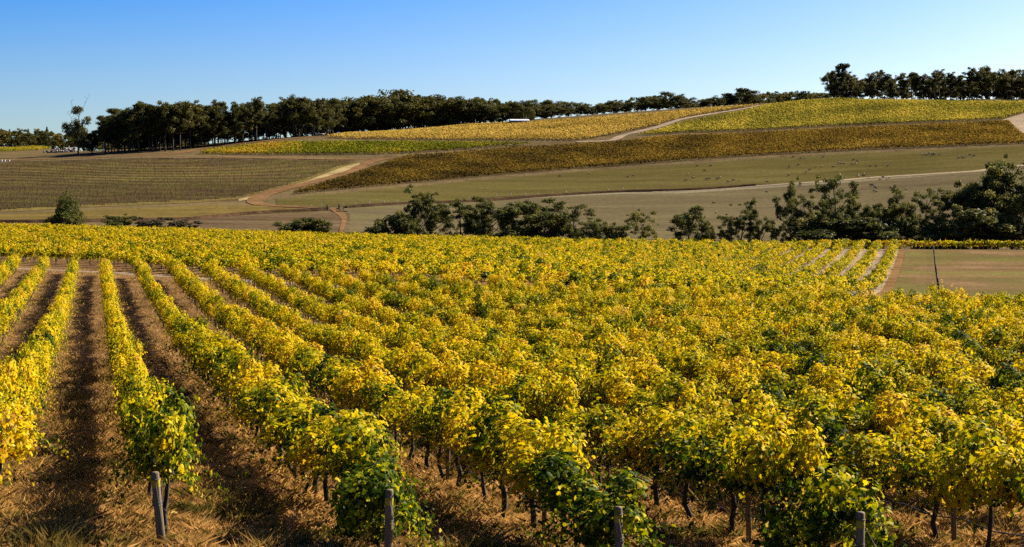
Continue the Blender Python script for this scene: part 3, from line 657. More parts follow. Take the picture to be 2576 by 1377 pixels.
# ------------------------------------------------------------------ vineyard blocks of the far slope
YEL_T = [(812, 340), (929, 328), (1089, 316), (1230, 309), (1337, 304), (1464, 296), (1656, 282), (1801, 268), (1917, 260)]
YEL = YEL_T + [(1909, 267), (1859, 274), (1798, 284), (1715, 298), (1656, 316), (1574, 333), (1497, 348), (1447, 354), (1230, 354), (1096, 353), (895, 351), (828, 348)]
LIME = [(1565, 344), (1656, 324), (1715, 305), (1801, 288), (1859, 279), (1925, 262), (2000, 253), (2108, 246), (2184, 249), (2300, 250), (2436, 253), (2640, 254), (2640, 268), (2576, 284), (2526, 300), (2436, 306), (2292, 311), (2075, 320), (1895, 330), (1715, 336), (1656, 340)]
GREEN = [(484, 385), (535, 373), (619, 363), (702, 356), (861, 353), (1096, 354), (1263, 356), (1430, 359), (1450, 361), (1263, 369), (1129, 381), (996, 389), (861, 391), (669, 391), (488, 389)]
RUSSET = [(690, 496), (752, 476), (862, 443), (956, 412), (1000, 397), (1029, 389), (1129, 383), (1263, 371), (1430, 361), (1544, 355), (1656, 342), (1715, 338.5), (1895, 332), (2075, 322), (2292, 313), (2537, 302), (2559, 324), (2585, 345), (2640, 360), (2184, 378), (1931, 391), (1656, 411), (1464, 425), (1263, 441.5), (1029, 463), (795, 485)]
STRIP = [(-300, 376), (0, 371), (150, 364), (260, 358), (340, 355), (520, 352), (520, 356), (340, 362), (186, 368), (100, 379), (0, 384), (-300, 390)]
def hill_block(name, poly, mat, ang, gap, per_m, size, hgt, seed, label, drange, dip=0.0, shade=None):
    rng = np.random.default_rng(seed); u = np.array([math.cos(ang), math.sin(ang)]); nrm = np.array([-u[1], u[0]])
    s = np.arange(-420, 420, 1.0 / per_m); R = np.arange(-420, 420, gap)
    S, RR = np.meshgrid(s, R); S = S + rng.uniform(-.5, .5, S.shape) / per_m
    xm = np.mean([p[0] for p in poly]); c = np.array([(xm - CX) / F * np.mean(drange), np.mean(drange)])
    X = c[0] + u[0] * S + nrm[0] * RR; Y = c[1] + u[1] * S + nrm[1] * RR
    lx = rng.normal(0, .28, X.shape); X = (X + nrm[0] * lx).ravel(); Y = (Y + nrm[1] * lx).ravel()
    m = (Y > drange[0]) & (Y < drange[1]); X, Y = X[m], Y[m]; Z = hz(X, Y); px, py = proj(X, Y, Z)
    m = inpoly(px, py, poly) & inpoly(px, py - 1.5 * F / Y, poly); X, Y, Z, px, py = X[m], Y[m], Z[m], px[m], py[m]; n = len(X)
    h = .55 + (hgt - .55) * rng.beta(1.6, 1.1, n)
    P = np.stack([X, Y, Z + h], 1); N = np.stack([rng.normal(.1, .42, n), rng.normal(-.1, .42, n), .75 + rng.normal(0, .25, n)], 1)
    V, Fc = leaves(P, N, rng.uniform(*size, n), rng, L4, F4)
    t = rng.beta(3, 3, n) * .50 + .16 + .15 * patch_noise(X, Y, 55, seed) + .10 * patch_noise(X, Y, 7, seed + 1)
    if shade is not None: t = t + shade(px, py)
    return tag(obj(name, mesh(name, V, [Fc], M[mat], np.repeat(np.clip(t, 0, 1), 4))), label, "vines", None, "stuff")
A_R = -0.30
hill_block("russet_vines", RUSSET, "russet_leaf", .27, 2.6, 8.0, (.6, 1.1), 1.75, 41, "russet brown vineyard block sweeping across the middle of the hill", (560, 1010), shade=lambda x, y: .16 * np.clip((x - 1500) / 600, -1, 1) + .08)
hill_block("yellow_vines", YEL, "yellow_leaf", 1.15, 2.6, 8.0, (.6, 1.1), 1.7, 42, "pale yellow vineyard block below the dark wood on the crest", (700, 1060), shade=lambda x, y: .12)
hill_block("lime_vines", LIME, "lime_leaf", .5, 2.6, 8.0, (.6, 1.1), 1.7, 43, "olive green and yellow vineyard block on the round hilltop", (700, 1090), shade=lambda x, y: .05)
hill_block("green_vines", GREEN, "green_leaf", .12, 2.6, 8.0, (.6, 1.1), 1.8, 44, "green vineyard strip between the red road and the yellow block", (700, 1000), shade=lambda x, y: np.where(x < 760, .22, -.02))
hill_block("strip_vines", STRIP, "green_leaf", 0.0, 2.8, 4, (.6, 1.1), 1.7, 45, "bright green vineyard strip behind the lone gum", (880, 1330), shade=lambda x, y: .18)

# bare winter vineyard: posts, cordons
BARE = [(-150, 416), (0, 413), (100, 409), (334, 402), (861, 406), (900, 409), (861, 421), (769, 455), (669, 485), (612, 500), (502, 509), (267, 519), (0, 534), (-150, 540)]
def bare_block():
    rng = np.random.default_rng(46); u = np.array([math.cos(.02), math.sin(.02)]); nrm = np.array([-u[1], u[0]])
    b = MB(); R = np.arange(500, 830, 5.4)
    VV, FF, TT, n = [], [], [], 0; PX = []
    for r_ in R:
        s = np.arange(-330, 40, 1.5) + rng.uniform(0, 1.5); s = s + rng.normal(0, .3, len(s)); X = u[0] * s + nrm[0] * (r_ - 660); Y = 660 + u[1] * s + nrm[1] * (r_ - 660)
        px, py = proj(X, Y, hz(X, Y)); m = inpoly(px, py, BARE)
        X, Y = X[m], Y[m]
        if len(X) < 3: continue
        Z = hz(X, Y); q = len(X)
        # scruffy band of bare canes on the wires: blades standing along the row
        for rep in range(4):
            xx = X + rng.uniform(-.75, .75, q); hh = rng.uniform(.1, .5, q); z0 = Z + rng.uniform(.62, .85, q)
            dxx = rng.normal(0, .28, q); w = rng.uniform(.012, .03, q)
            v = np.stack([np.column_stack([xx - w, Y, z0]), np.column_stack([xx + w, Y, z0]), np.column_stack([xx + dxx + w * .6, Y + rng.normal(0, .15, q), z0 + hh]), np.column_stack([xx + dxx - w * .6, Y, z0 + hh])], 1)
            VV.append(v.reshape(-1, 3)); FF.append((np.arange(4)[None] + (np.arange(q) * 4)[:, None]) + n); n += 4 * q
        for xa, ya, za, xb, yb, zb in zip(X[:-1], Y[:-1], Z[:-1], X[1:], Y[1:], Z[1:]):
            if xb - xa > 3.2: continue
            for hh, th in ((.72, .10),):
                v = np.array([[xa, ya - .05, za + hh - th], [xb, yb - .05, zb + hh - th], [xb, yb, zb + hh + th], [xa, ya, za + hh + th]]); VV.append(v); FF.append(np.arange(4)[None] + n); n += 4
        w = .045; x = X; v = np.stack([np.column_stack([x - w, Y, Z]), np.column_stack([x + w, Y, Z]), np.column_stack([x + w, Y, Z + .7]), np.column_stack([x - w, Y, Z + .7])], 1)
        VV.append(v.reshape(-1, 3)); FF.append((np.arange(4)[None] + (np.arange(q) * 4)[:, None]) + n); n += 4 * q
        k0 = rng.integers(0, 4); PX.append(np.column_stack([X[k0::3], Y[k0::3], Z[k0::3]]))
    o = obj("bare_vines", mesh("bare_vines", np.vstack(VV), [np.vstack(FF)], M["vine_bark"])); tag(o, "leafless grey-brown vine rows of the bare vineyard block", "vines", None, "stuff")
    P = np.vstack(PX); b = MB()
    for p in P:
        if rng.random() < .6: b.box(p + [0, 0, .95], (.10, .10, 2.0))
    tag(obj("bare_block_posts", b.me("bare_block_posts", M["wood_bark"])), "thin grey trellis posts standing all over the bare vineyard block", "posts", None, "stuff")
bare_block()

# ------------------------------------------------------------------ trees
def gum(seed, H=18.0, crown_base=.45, spread=3.4, nlimb=5, nclump=34, per=46, leaf=(.45, .8), clump=(1.0, 1.9), lean=0.0, mat="gum_leaf", bark="wood_bark", tr=.28, dead=0, fork=.0, sides=6, sparse=0.0):
    rng = np.random.default_rng(seed); b = MB(); tips = []
    n = 7; zs = np.linspace(-.4, H * .82, n); wob = np.cumsum(rng.normal(0, .02 * H / n * 2.2, (n, 2)), 0); wob[:, 0] += lean * np.linspace(0, 1, n) ** 1.5 * H
    tp = np.column_stack([wob, zs]); b.tube(tp, np.linspace(tr, tr * .25, n), sides)
    at_z = lambda z: np.array([np.interp(z, zs, tp[:, 0]), np.interp(z, zs, tp[:, 1]), z])
    tips.append(tp[-1]); a0 = rng.uniform(0, 6.28)
    for i in range(nlimb):
        z0 = H * rng.uniform(max(crown_base - .12, .04), .72); a = a0 + i * 2.4 + rng.normal(0, .4); ln = spread * rng.uniform(.7, 1.25) * (1.15 - .4 * z0 / H)
        p0 = at_z(z0); up = rng.uniform(.35, .95); e = p0 + np.array([math.cos(a) * ln, math.sin(a) * ln, ln * up + .6])
        mid = (p0 + e) / 2 + rng.normal(0, .12 * ln, 3); path = smooth_path([p0, mid, e], 6); r0 = tr * rng.uniform(.35, .5)
        b.tube(path, np.linspace(r0, r0 * .3, 6), 5); tips.append(e)
        for k in range(rng.integers(2, 4)):
            q = path[rng.integers(2, 5)]; a2 = a + rng.normal(0, .9); l2 = ln * rng.uniform(.35, .65); e2 = q + np.array([math.cos(a2) * l2, math.sin(a2) * l2, l2 * rng.uniform(.3, 1.1)])
            b.tube([q, (q + e2) / 2 + rng.normal(0, .08 * l2, 3), e2], [r0 * .45, r0 * .3, r0 * .15], 4); tips.append(e2)
    for i in range(dead):
        z0 = H * rng.uniform(.45, .75); p = at_z(z0); a = rng.choice([0., 2.9]) + rng.normal(0, .35); path = [p]
        for k in range(5):
            a += rng.normal(0, .35); p = p + np.array([math.cos(a) * .9, math.sin(a) * .6, rng.uniform(.6, 1.35)]) * (H / 17); path.append(p)
            if k > 1:
                e = p + np.array([rng.normal(0, .9), rng.normal(0, .6), rng.uniform(.4, 1.4)]); b.tube([p, (p + e) / 2 + rng.normal(0, .1, 3), e], [.06, .045, .03], 4)
        b.tube(smooth_path(path, 12), np.linspace(.09, .03, 12), 5)
    tips = np.array(tips); C = []
    for i in range(nclump):
        p = tips[i % len(tips)] + rng.normal(0, 1, 3) * np.array([spread * .22, spread * .22, H * .045]); p[2] = max(p[2], H * crown_base * rng.uniform(.75, 1.1)); C.append(p)
    # a few clumps that fill the heart of the crown along the trunk
    for i in range(int(nclump * .25)):
        z = H * rng.uniform(crown_base, .9); C.append(at_z(min(z, H * .82)) + rng.normal(0, .5, 3) * [spread * .5, spread * .5, .5])
    P, N, S, T = [], [], [], []
    for p in C:
        R = rng.uniform(*clump) * (H / 18); m = int(per * rng.uniform(.6, 1.3) * (R / (np.mean(clump) * H / 18)) ** 2)
        if m < 3: continue
        d = rng.standard_normal((m, 3)); d /= np.linalg.norm(d, axis=1)[:, None]; rad = rng.random(m) ** .45
        off = d * rad[:, None] * R * np.array([1, 1, .62]); off[:, 2] -= .1 * R * (np.hypot(off[:, 0], off[:, 1]) / R) ** 2
        P.append(p + off); N.append(d + rng.normal(0, .7, (m, 3)) + [0, 0, .35]); S.append(rng.uniform(*leaf, m)); T.append(np.clip(rng.beta(2, 2.4, m) * .8 + rng.normal(.02, .10), 0, 1))
    P = np.concatenate(P); P[:, 2] = np.maximum(P[:, 2], .15)
    k = H / max(P[:, 2].max(), 1e-3)
    V, Fc = leaves(P, np.concatenate(N), np.concatenate(S), rng, LG, F4, .15, .1)
    tint = np.repeat(np.concatenate(T), 4)
    tv = np.vstack(b.v) * [1, 1, k]; b.v = [tv]; b.t = [np.concatenate(b.t)]; V = V * [1, 1, k]
    return b.me("trunk", M[bark], True), mesh("crown", V, [Fc], M[mat], tint), H
def egg_tree(seed, H):
    rng = np.random.default_rng(seed); b = MB(); b.tube([[0, 0, -.3], [.05, 0, H * .3], [0, .05, H * .7]], [.22, .17, .06], 7); m = 7000
    d = rng.standard_normal((m, 3)); d /= np.linalg.norm(d, axis=1)[:, None]
    lump = 1 + .16 * np.sin(d[:, 0] * 5 + 1) * np.sin(d[:, 1] * 6 + 2) + .14 * np.sin(d[:, 2] * 7 + d[:, 0] * 4)
    r = (rng.uniform(.45, 1.0, m) ** .6) * lump; P = d * r[:, None] * np.array([.40, .40, .50]) * H; P[:, :2] *= (1 - .25 * P[:, 2:3] / (.5 * H)); P[:, 2] += .5 * H
    V, Fc = leaves(P, d + rng.normal(0, .7, (m, 3)), rng.uniform(.2, .42, m), rng, LG, F4); V[:, 2] = np.maximum(V[:, 2], .02)
    return b.me("trunk", M["gum_bark"], True), mesh("crown", V, [Fc], M["creek_leaf"], np.repeat(np.clip(rng.beta(2, 3, m) * .5 + .1 * np.sin(d[:, 0] * 6) * np.sin(d[:, 2] * 8), 0, 1), 4)), H
def tree(kind, g, loc, h, label, cat, group=None, rz=None, wide=1.0):
    t = empty(kind, loc, rr.uniform(0, 6.28) if rz is None else rz); s = h * 1.08 / g[2]; t.scale = (s ** .75 * wide, s ** .75 * wide, s)
    obj("trunk", g[0], t); obj("crown", g[1], t)
    return tag(t, label, cat, group)

WOOD = [gum(500 + q, 18, .36, 2.8, 9, 46, 66, clump=(.8, 1.8), tr=.32) for q in range(7)]
BUSHY = [gum(520 + q, 12, .06, 3.4, 9, 60, 60, clump=(1.5, 2.9)) for q in range(6)]
YOUNG = [gum(530 + q, 9, .30, 2.2, 5, 18, 60, leaf=(.35, .6), mat="creek_leaf") for q in range(3)]
def wood(xs, dfun, ytop, gs, group, what, layers, gap, seed, jit=30, wide=1.0, under=None):
    rng = np.random.default_rng(seed); out = []
    for L in range(layers):
        x = xs[0] + rng.uniform(0, gap)
        while x < xs[1]:
            D = dfun(x) + L * 13 + rng.uniform(-4, 5); X = (x - CX) / F * D; z = hz1(X, D)
            yt = np.interp(x, [p[0] for p in ytop], [p[1] for p in ytop]) + abs(rng.normal(0, jit * .7)) - (rng.random() < .15) * jit * .35
            low = under is not None and L >= layers - 2 and rng.random() < .6
            hh = max(CAMZ + (HY - yt) * D / F - z, 5.0); out.append((x, X, D, z, hh * (rng.uniform(.45, .7) if low else 1), low)); x += gap * rng.uniform(.55, 1.45) * (1 if L else 1.15)
    out.sort()
    for k, (x, X, D, z, h, low) in enumerate(out):
        q = under if low else gs
        tree("gum_tree", q[int(rng.integers(0, len(q)))], (X, D, z - .1), h, what(k + 1), "gum tree", group, wide=wide)
    return len(out)
LW_TOP = [(240, 292), (290, 286), (330, 268), (400, 260), (480, 259), (560, 267), (640, 257), (690, 262), (730, 241), (790, 255), (850, 249)]
n1 = wood((256, 848), lambda x: np.interp(x, [256, 400, 600, 850], [792, 800, 842, 893]), LW_TOP, WOOD, "dark gums of the wood above the bare vineyard", lambda k: "tall dark gum in the bare-trunked wood, " + nth(k) + " along from the lone gum", 4, 22, 61, wide=1.05, under=BUSHY)
MW_TOP = [(850, 249), (950, 242), (1080, 234), (1150, 250), (1240, 240), (1330, 254), (1420, 250), (1480, 258), (1560, 248), (1640, 234), (1700, 242), (1760, 246), (1850, 236), (1905, 242)]
n2 = wood((845, 1905), lambda x: np.interp(x, [845, 1000, 1300, 1600, 1900], [925, 960, 985, 1030, 1090]), MW_TOP, BUSHY, "dark gums along the crest above the yellow vines", lambda k: "dark bushy gum on the crest, " + nth(k) + " along the top of the yellow vines", 2, 30, 62, 24, 1.5)
RW_TOP = [(2060, 205), (2095, 176), (2150, 186), (2210, 172), (2260, 188), (2310, 186), (2370, 176), (2420, 182), (2480, 176), (2550, 166), (2620, 168)]
n3 = wood((2082, 2640), lambda x: np.interp(x, [2082, 2200, 2640], [1016, 1010, 1006]), RW_TOP, WOOD, "dark gums of the wood on the round hilltop", lambda k: "tall dark gum in the round hilltop wood, " + nth(k) + " along from its leaning edge tree", 4, 25, 63, wide=1.05, under=BUSHY)
for k, (x, y, h) in enumerate([(415, 374, 9), (560, 360, 8), (640, 354, 10), (752, 342, 9.5), (800, 338, 8), (340, 383, 8)]):
    p = at(x, y, 700, 900); tree("gum_sapling", YOUNG[k % 3], (p[0], p[1], p[2]), h, "young olive-green gum in front of the bare-trunked wood, " + nth(k + 1) + " up the slope", "sapling", "young gums before the wood")
# lone gum with bare upper limbs, its neighbour shrub, and the leaning edge tree of the hilltop wood
p = at(197, 388, 700, 800); LONE = gum(540, 21, .16, 3.6, 10, 58, 70, dead=3, tr=.42, bark="gum_bark"); tree("gum_tree", LONE, tuple(p), 22.0, "lone gum with bare pale limbs rising above its dark crown", "gum tree", rz=.3)
p = at(232, 384, 700, 800); tree("gum_tree", BUSHY[1], tuple(p), 11.0, "low bushy dark gum beside the lone bare-limbed gum", "gum tree", rz=1.0)
LEAN = gum(541, 16, .35, 4.6, 8, 30, 50, lean=-.18, tr=.3); D = 1012; X = (2092 - CX) / F * D
tree("gum_tree", LEAN, (X, D, hz1(X, D)), 13.5, "leaning gum reaching out from the edge of the round hilltop wood", "gum tree", rz=0)
D = 1016; X = (2116 - CX) / F * D; tree("gum_tree", WOOD[2], (X, D, hz1(X, D)), 20.5, "tallest slender gum near the leaning edge tree of the hilltop wood", "gum tree", rz=2.0, wide=.9)
for x, h, w, lb in ((1878, 10.5, 1.9, "rounded dark gum standing apart at the end of the crest trees"), (1838, 8.0, 1.5, "smaller rounded gum next to the last crest tree")):
    D = 1075; X = (x - CX) / F * D; tree("gum_tree", BUSHY[3], (X, D, hz1(X, D)), h, lb, "gum tree", wide=w)

# far forest and its pines
def forest():
    rng = np.random.default_rng(70); gs = [gum(560 + q, 14, .08, 4.0, 7, 30, 34, leaf=(.8, 1.3), clump=(1.4, 2.6)) for q in range(4)]
    VV, FF, TT, n = [], [], [], 0
    sites = [(x, rng.uniform(1260, 1360), np.interp(x, [-300, 0, 150, 300, 520], [315, 318, 332, 338, 340]) + rng.uniform(-4, 12)) for x in np.arange(-300, 520, 7.0)]
    sites += [(x, rng.uniform(1500, 1600), np.interp(x, [1880, 1960, 2080, 2120], [243, 230, 232, 238]) + rng.uniform(-3, 6)) for x in np.arange(1880, 2130, 6.0)]
    sites += [(x, np.interp(x, [845, 1000, 1300, 1600, 1920], [960, 1000, 1030, 1075, 1130]) + rng.uniform(0, 30), np.interp(x, [p[0] for p in MW_TOP], [p[1] for p in MW_TOP]) + rng.uniform(2, 20)) for x in np.arange(700, 1915, 9.0)]
    sites += [(x, rng.uniform(1085, 1120), np.interp(x, [p[0] for p in RW_TOP], [p[1] for p in RW_TOP]) + rng.uniform(8, 45)) for x in np.arange(2150, 2660, 11.0)]
    sites += [(x, np.interp(x, [250, 400, 600, 850], [862, 872, 905, 955]) + rng.uniform(-5, 20), np.interp(x, [p[0] for p in LW_TOP], [p[1] for p in LW_TOP]) + rng.uniform(15, 55)) for x in np.arange(300, 850, 34.0)]
    for x, D, yt in sites:
        tr, cr, H = gs[rng.integers(0, 4)]; X = (x - CX) / F * D; z = hz1(X, D); h = max(CAMZ + (HY - yt) * D / F - z, 5); s = h / H
        for me_ in (cr,):
            v = np.zeros(len(me_.vertices) * 3, np.float32); me_.vertices.foreach_get("co", v); v = v.reshape(-1, 3)
            a = rng.uniform(0, 6.28); c, sn = math.cos(a), math.sin(a)
            VV.append(np.column_stack([(v[:, 0] * c - v[:, 1] * sn) * s ** .7 + X, (v[:, 0] * sn + v[:, 1] * c) * s ** .7 + D, v[:, 2] * s + z]))
            q = len(v) // 4; FF.append(np.arange(q * 4).reshape(-1, 4) + n); n += len(v); TT.append(np.full(len(v), np.clip(rng.normal(.42, .2), 0, 1)) * rng.uniform(.5, 1.3, q).repeat(4))
    tag(obj("forest", mesh("forest", np.vstack(VV), [np.vstack(FF)], M["gum_leaf"], np.clip(np.concatenate(TT), 0, 1))), "dark distant forest on the skyline beyond the vineyards", "forest", None, "stuff")
forest()
def pine(seed):
    rng = np.random.default_rng(seed); H = 14.0; b = MB(); b.tube([[0, 0, -.3], [0, 0, H * .97]], [.22, .04], 6)
    P, N, S = [], [], []
    for z in np.linspace(1.2, H, 26):
        R = .25 + 2.7 * (1 - z / H) ** .85 * rng.uniform(.8, 1.15); m = int(16 + 26 * R)
        a = rng.uniform(0, 6.28, m); r = R * rng.random(m) ** .5; P.append(np.column_stack([r * np.cos(a), r * np.sin(a), z - .25 * r + rng.normal(0, .18, m)])); N.append(np.column_stack([np.cos(a), np.sin(a), np.full(m, .8)]) + rng.normal(0, .5, (m, 3))); S.append(rng.uniform(.5, 1.0, m))
    P = np.concatenate(P); V, Fc = leaves(P, np.concatenate(N), np.concatenate(S), rng, LG, F4)
    return b.me("trunk", M["wood_bark"], True), mesh("crown", V, [Fc], M["pine_leaf_haze"], np.repeat(rng.random(len(P)), 4)), H
PINES = [pine(580), pine(581)]
for k, (x, y) in enumerate([(3, 325), (24, 326), (42, 331), (56, 333), (71, 326), (88, 329), (97, 326), (118, 321), (135, 335), (152, 338)]):
    D = 1370; X = (x - CX) / F * D; z = hz1(X, D); tree("pine_tree", PINES[k % 2], (X, D, z), CAMZ + (HY - y - 3) * D / F - z, "blue-green haze-tinted pointed pine above the far forest, " + nth(11 - (k + 1)) + " from the lone gum", "pine tree", "pines above the far forest", wide=1.15)

# twin round trees and the shed on the crest
def round_tree(seed, R):
    rng = np.random.default_rng(seed); b = MB(); b.tube([[0, 0, -.2], [0, 0, R]], [.3, .2], 7); m = 2600
    d = rng.standard_normal((m, 3)); d /= np.linalg.norm(d, axis=1)[:, None]; P = d * (R * rng.uniform(.8, 1.0, (m, 1))) * [1, 1, 1.15] + [0, 0, R * 1.15]
    V, Fc = leaves(P, d + rng.normal(0, .5, (m, 3)), rng.uniform(.4, .7, m), rng, LG, F4)
    V[:, 2] = np.maximum(V[:, 2], .02)
    return b.me("trunk", M["wood_bark"], True), mesh("crown", V, [Fc], M["gum_leaf"], np.repeat(np.clip(rng.beta(2, 4, m), 0, 1), 4)), R * 2.3
for x, yt, w, R, lb in ((1330, 271, 0, 4.4, "larger round clipped-looking dark tree behind the pale-roofed shed"), (1303, 280, 0, 3.2, "smaller round dark tree behind the pale-roofed shed")):
    D = 957; X = (x - CX) / F * D; z = hz1(X, D); g = round_tree(590 + int(x), R); tree("round_tree", g, (X, D, z), CAMZ + (HY - yt) * D / F - z, lb, "tree")
def shed():
    D = 944.0; X = (1306 - CX) / F * D; z = hz1(X, D); t = empty("shed", (X, D, z), 0.10)
    L, Wd, hw, hr = 11.0, 6.5, 1.7, 2.9
    w = MB(); v = []
    for x in (-L / 2 + .3, L / 2 - .3): v += [[x, -Wd / 2 + .3, -1], [x, Wd / 2 - .3, -1], [x, Wd / 2 - .3, hw], [x, 0, hr - .15], [x, -Wd / 2 + .3, hw]]
    w.add(v, [np.array([[0, 1, 2, 3, 4], [9, 8, 7, 6, 5]]), np.array([[0, 4, 9, 5], [1, 6, 7, 2]])]); obj("wall", w.me("wall", M["shed_wall"]), t)
    r = MB(); sk = 1.2                                  # low gable roof with corrugations across the sheets
    for sgn in (-1, 1):
        n = 40; xs = np.linspace(-L / 2, L / 2, n); lift = .03 * (np.arange(n) % 2)
        top = np.column_stack([xs, np.zeros(n), hr + lift]); low = np.column_stack([xs, np.full(n, sgn * Wd / 2), hw - .05 + lift])
        V = np.vstack([top, low]); i = np.arange(n - 1); r.add(V, [np.stack([i, i + 1, n + i + 1, n + i], 1)])
    o = obj("roof", r.me("roof", M["roof_metal"]), t); so = o.modifiers.new("solid", 'SOLIDIFY'); so.thickness = .06
    tag(t, "low shed with a bright white metal roof behind the yellow vines", "shed")
shed()

# creek-side trees
CREEK = [gum(600 + q, 13, .18, 3.2, 10, 62, 110, leaf=(.20, .38), clump=(.6, 1.45), mat="creek_leaf", bark="gum_bark", tr=.24, lean=l) for q, l in enumerate([0, .1, -.12, .05, -.06, .14])]
DENSE = [gum(620 + q, 11, .05, 3.2, 10, 70, 140, leaf=(.22, .42), clump=(.9, 1.9), mat="creek_leaf", bark="gum_bark", tr=.26) for q in range(3)]
SCRUB = [gum(650 + q, 4, .03, 2.0, 8, 30, 90, leaf=(.18, .34), clump=(1.3, 2.6), mat="scrub_leaf", bark="gum_bark", tr=.10) for q in range(2)]
EGG = egg_tree(640, 8)
SHRUB = [gum(630 + q, 5, .03, 2.0, 7, 40, 150, leaf=(.2, .36), clump=(1.6, 3.2), mat="creek_leaf", bark="gum_bark", tr=.12) for q in range(3)]
CT = [  # column, top row, distance, shape, width factor, label
 (1086, 477, 392, CREEK[0], 1.15, "tall forked gum with pale limbs left of the dense dark clump by the creek"),
 (1160, 508, 388, CREEK[1], .9, "slanting open gum beside the tall forked gum at the creek"),
 (1040, 512, 388, DENSE[1], .8, "dark leafy gum at the foot of the tall forked gum"),
 (992, 548, 385, SHRUB[0], 1.35, "round dark bush before the tall forked gum"),
 (1218, 512, 392, DENSE[1], 1.0, "dense dark gum at the near edge of the creek clump"),
 (1272, 504, 388, DENSE[0], 1.15, "dense dark gum with white twigs in the middle of the creek clump"),
 (1335, 508, 392, DENSE[2], 1.1, "dense dark gum at the downhill edge of the creek clump"),
 (1372, 540, 386, SHRUB[1], 1.6, "low olive bush between the dense clump and the grey-green gum"),
 (1445, 516, 390, CREEK[3], 1.25, "grey-green open gum standing after the dense creek clump"),
 (1492, 530, 384, CREEK[4], .95, "smaller grey-green gum leaning out beside the open gum"),
 (1418, 540, 384, DENSE[2], .7, "low grey-green gum at the foot of the open gum"),
 (1533, 566, 384, SHRUB[2], 1.15, "small round dark bush standing alone by the creek"),
 (1620, 534, 390, CREEK[2], 1.0, "open scrubby gum starting the second line of creek trees"),
 (1735, 527, 388, DENSE[2], 1.15, "broad olive gum with bare trailing branch in the second creek line"),
 (1770, 550, 386, CREEK[1], .75, "small leaning gum at the field side of the broad olive gum"),
 (1862, 522, 390, CREEK[4], 1.0, "wind-bent gum with wide low branches above the vine rows"),
 (1842, 545, 386, CREEK[2], .8, "crooked gum branching low beside the wind-bent gum"),
 (1912, 508, 388, CREEK[5], .75, "thin gum bowing between the wind-bent gum and the feathery gum"),
 (1950, 560, 384, DENSE[0], .7, "dark low gum under the feathery tall gum"),
 (1988, 458, 396, CREEK[0], .72, "feathery tall gum with a bare leaning top"),
 (2012, 500, 390, CREEK[3], .85, "brownish gum hugging the feathery tall gum"),
 (2085, 548, 384, SHRUB[2], 2.2, "low olive bush under the biggest spreading creek gum"),
 (2180, 556, 384, SHRUB[0], 2.2, "low dark bush before the dark rounded gum"),
 (2350, 560, 384, SHRUB[1], 2.2, "low dark bush under the open crooked-limbed gum"),
 (2060, 530, 386, DENSE[1], .9, "dark leafy gum before the biggest spreading creek gum"),
 (2112, 452, 398, CREEK[1], 1.1, "biggest spreading creek gum with clumped crown"),
 (2150, 488, 392, CREEK[0], .95, "second stem of spreading gum reaching toward the sheep"),
 (2200, 520, 386, DENSE[2], .95, "dark rounded gum after the biggest spreading gum"),
 (2246, 478, 396, CREEK[5], .75, "slim gum with a small tuft at its top above the sheep"),
 (2262, 505, 388, DENSE[0], .95, "bright-topped dense gum below the slim tufted gum"),
 (2328, 484, 394, CREEK[3], .95, "brown-leaved gum between the bright-topped gum and the dark thicket"),
 (2362, 500, 390, CREEK[4], .9, "open gum with pale crooked limbs before the dark thicket"),
 (2300, 545, 384, DENSE[1], .85, "low dark gum beneath the brown-leaved gum"),
 (2415, 524, 384, DENSE[2], 1.0, "rounded mid-green gum at the foot of the dark thicket"),
 (2430, 470, 394, DENSE[0], .9, "first dark gum of the tall thicket with a rounded shoulder"),
 (2470, 450, 396, DENSE[1], 1.0, "dark gum of the tall thicket behind the rounded mid-green gum"),
 (2512, 436, 396, DENSE[2], 1.05, "dark gum in the middle of the tall thicket with pale trunk"),
 (2548, 406, 398, CREEK[2], .85, "topmost pointed gum of the tall dark thicket"),
 (2585, 425, 394, DENSE[0], 1.1, "dark gum at the picture edge of the tall thicket"),
 (2545, 500, 386, DENSE[1], 1.1, "low spreading dark gum under the topmost pointed gum"),
 (2480, 530, 384, SHRUB[1], 2.0, "broad dark bush at the base of the tall thicket"),
 (171, 497, 400, EGG, .86, "solitary dark egg-shaped tree on the open flat"),
 (160, 535, 396, SHRUB[0], 1.1, "low skirt bush under the solitary egg-shaped tree"),
 (298, 542, 400, SHRUB[2], 1.1, "small round bush at the start of the scrub line"),
 (345, 549, 402, SCRUB[1], 1.7, "grey scrub bush second in the scrub line on the flat"),
 (398, 550, 402, SCRUB[0], 1.7, "grey scrub bush third in the scrub line on the flat"),
 (452, 551, 402, SCRUB[1], 1.5, "grey scrub bush at the far end of the scrub line"),
 (735, 562, 398, SHRUB[1], 1.2, "low side of the lone dark thicket below the gate stumps"),
 (762, 553, 400, SHRUB[0], 1.4, "tallest bush of the lone dark thicket below the gate stumps"),
 (795, 558, 398, SHRUB[2], 1.1, "outer bush of the lone dark thicket below the gate stumps"),
]
for x, yt, D, g, w, lb in CT:
    X = (x - CX) / F * D; z = hz1(X, D); h = CAMZ + (HY - yt) * D / F - z
    small = g in SHRUB or g in SCRUB
    tree("bush" if small else "gum_tree", g, (X, D, z), h, lb.replace(" left of the", " next to the"), "bush" if small else "gum tree", "trees and bushes along the creek", wide=w * (1.08 if x < 1560 else .95))

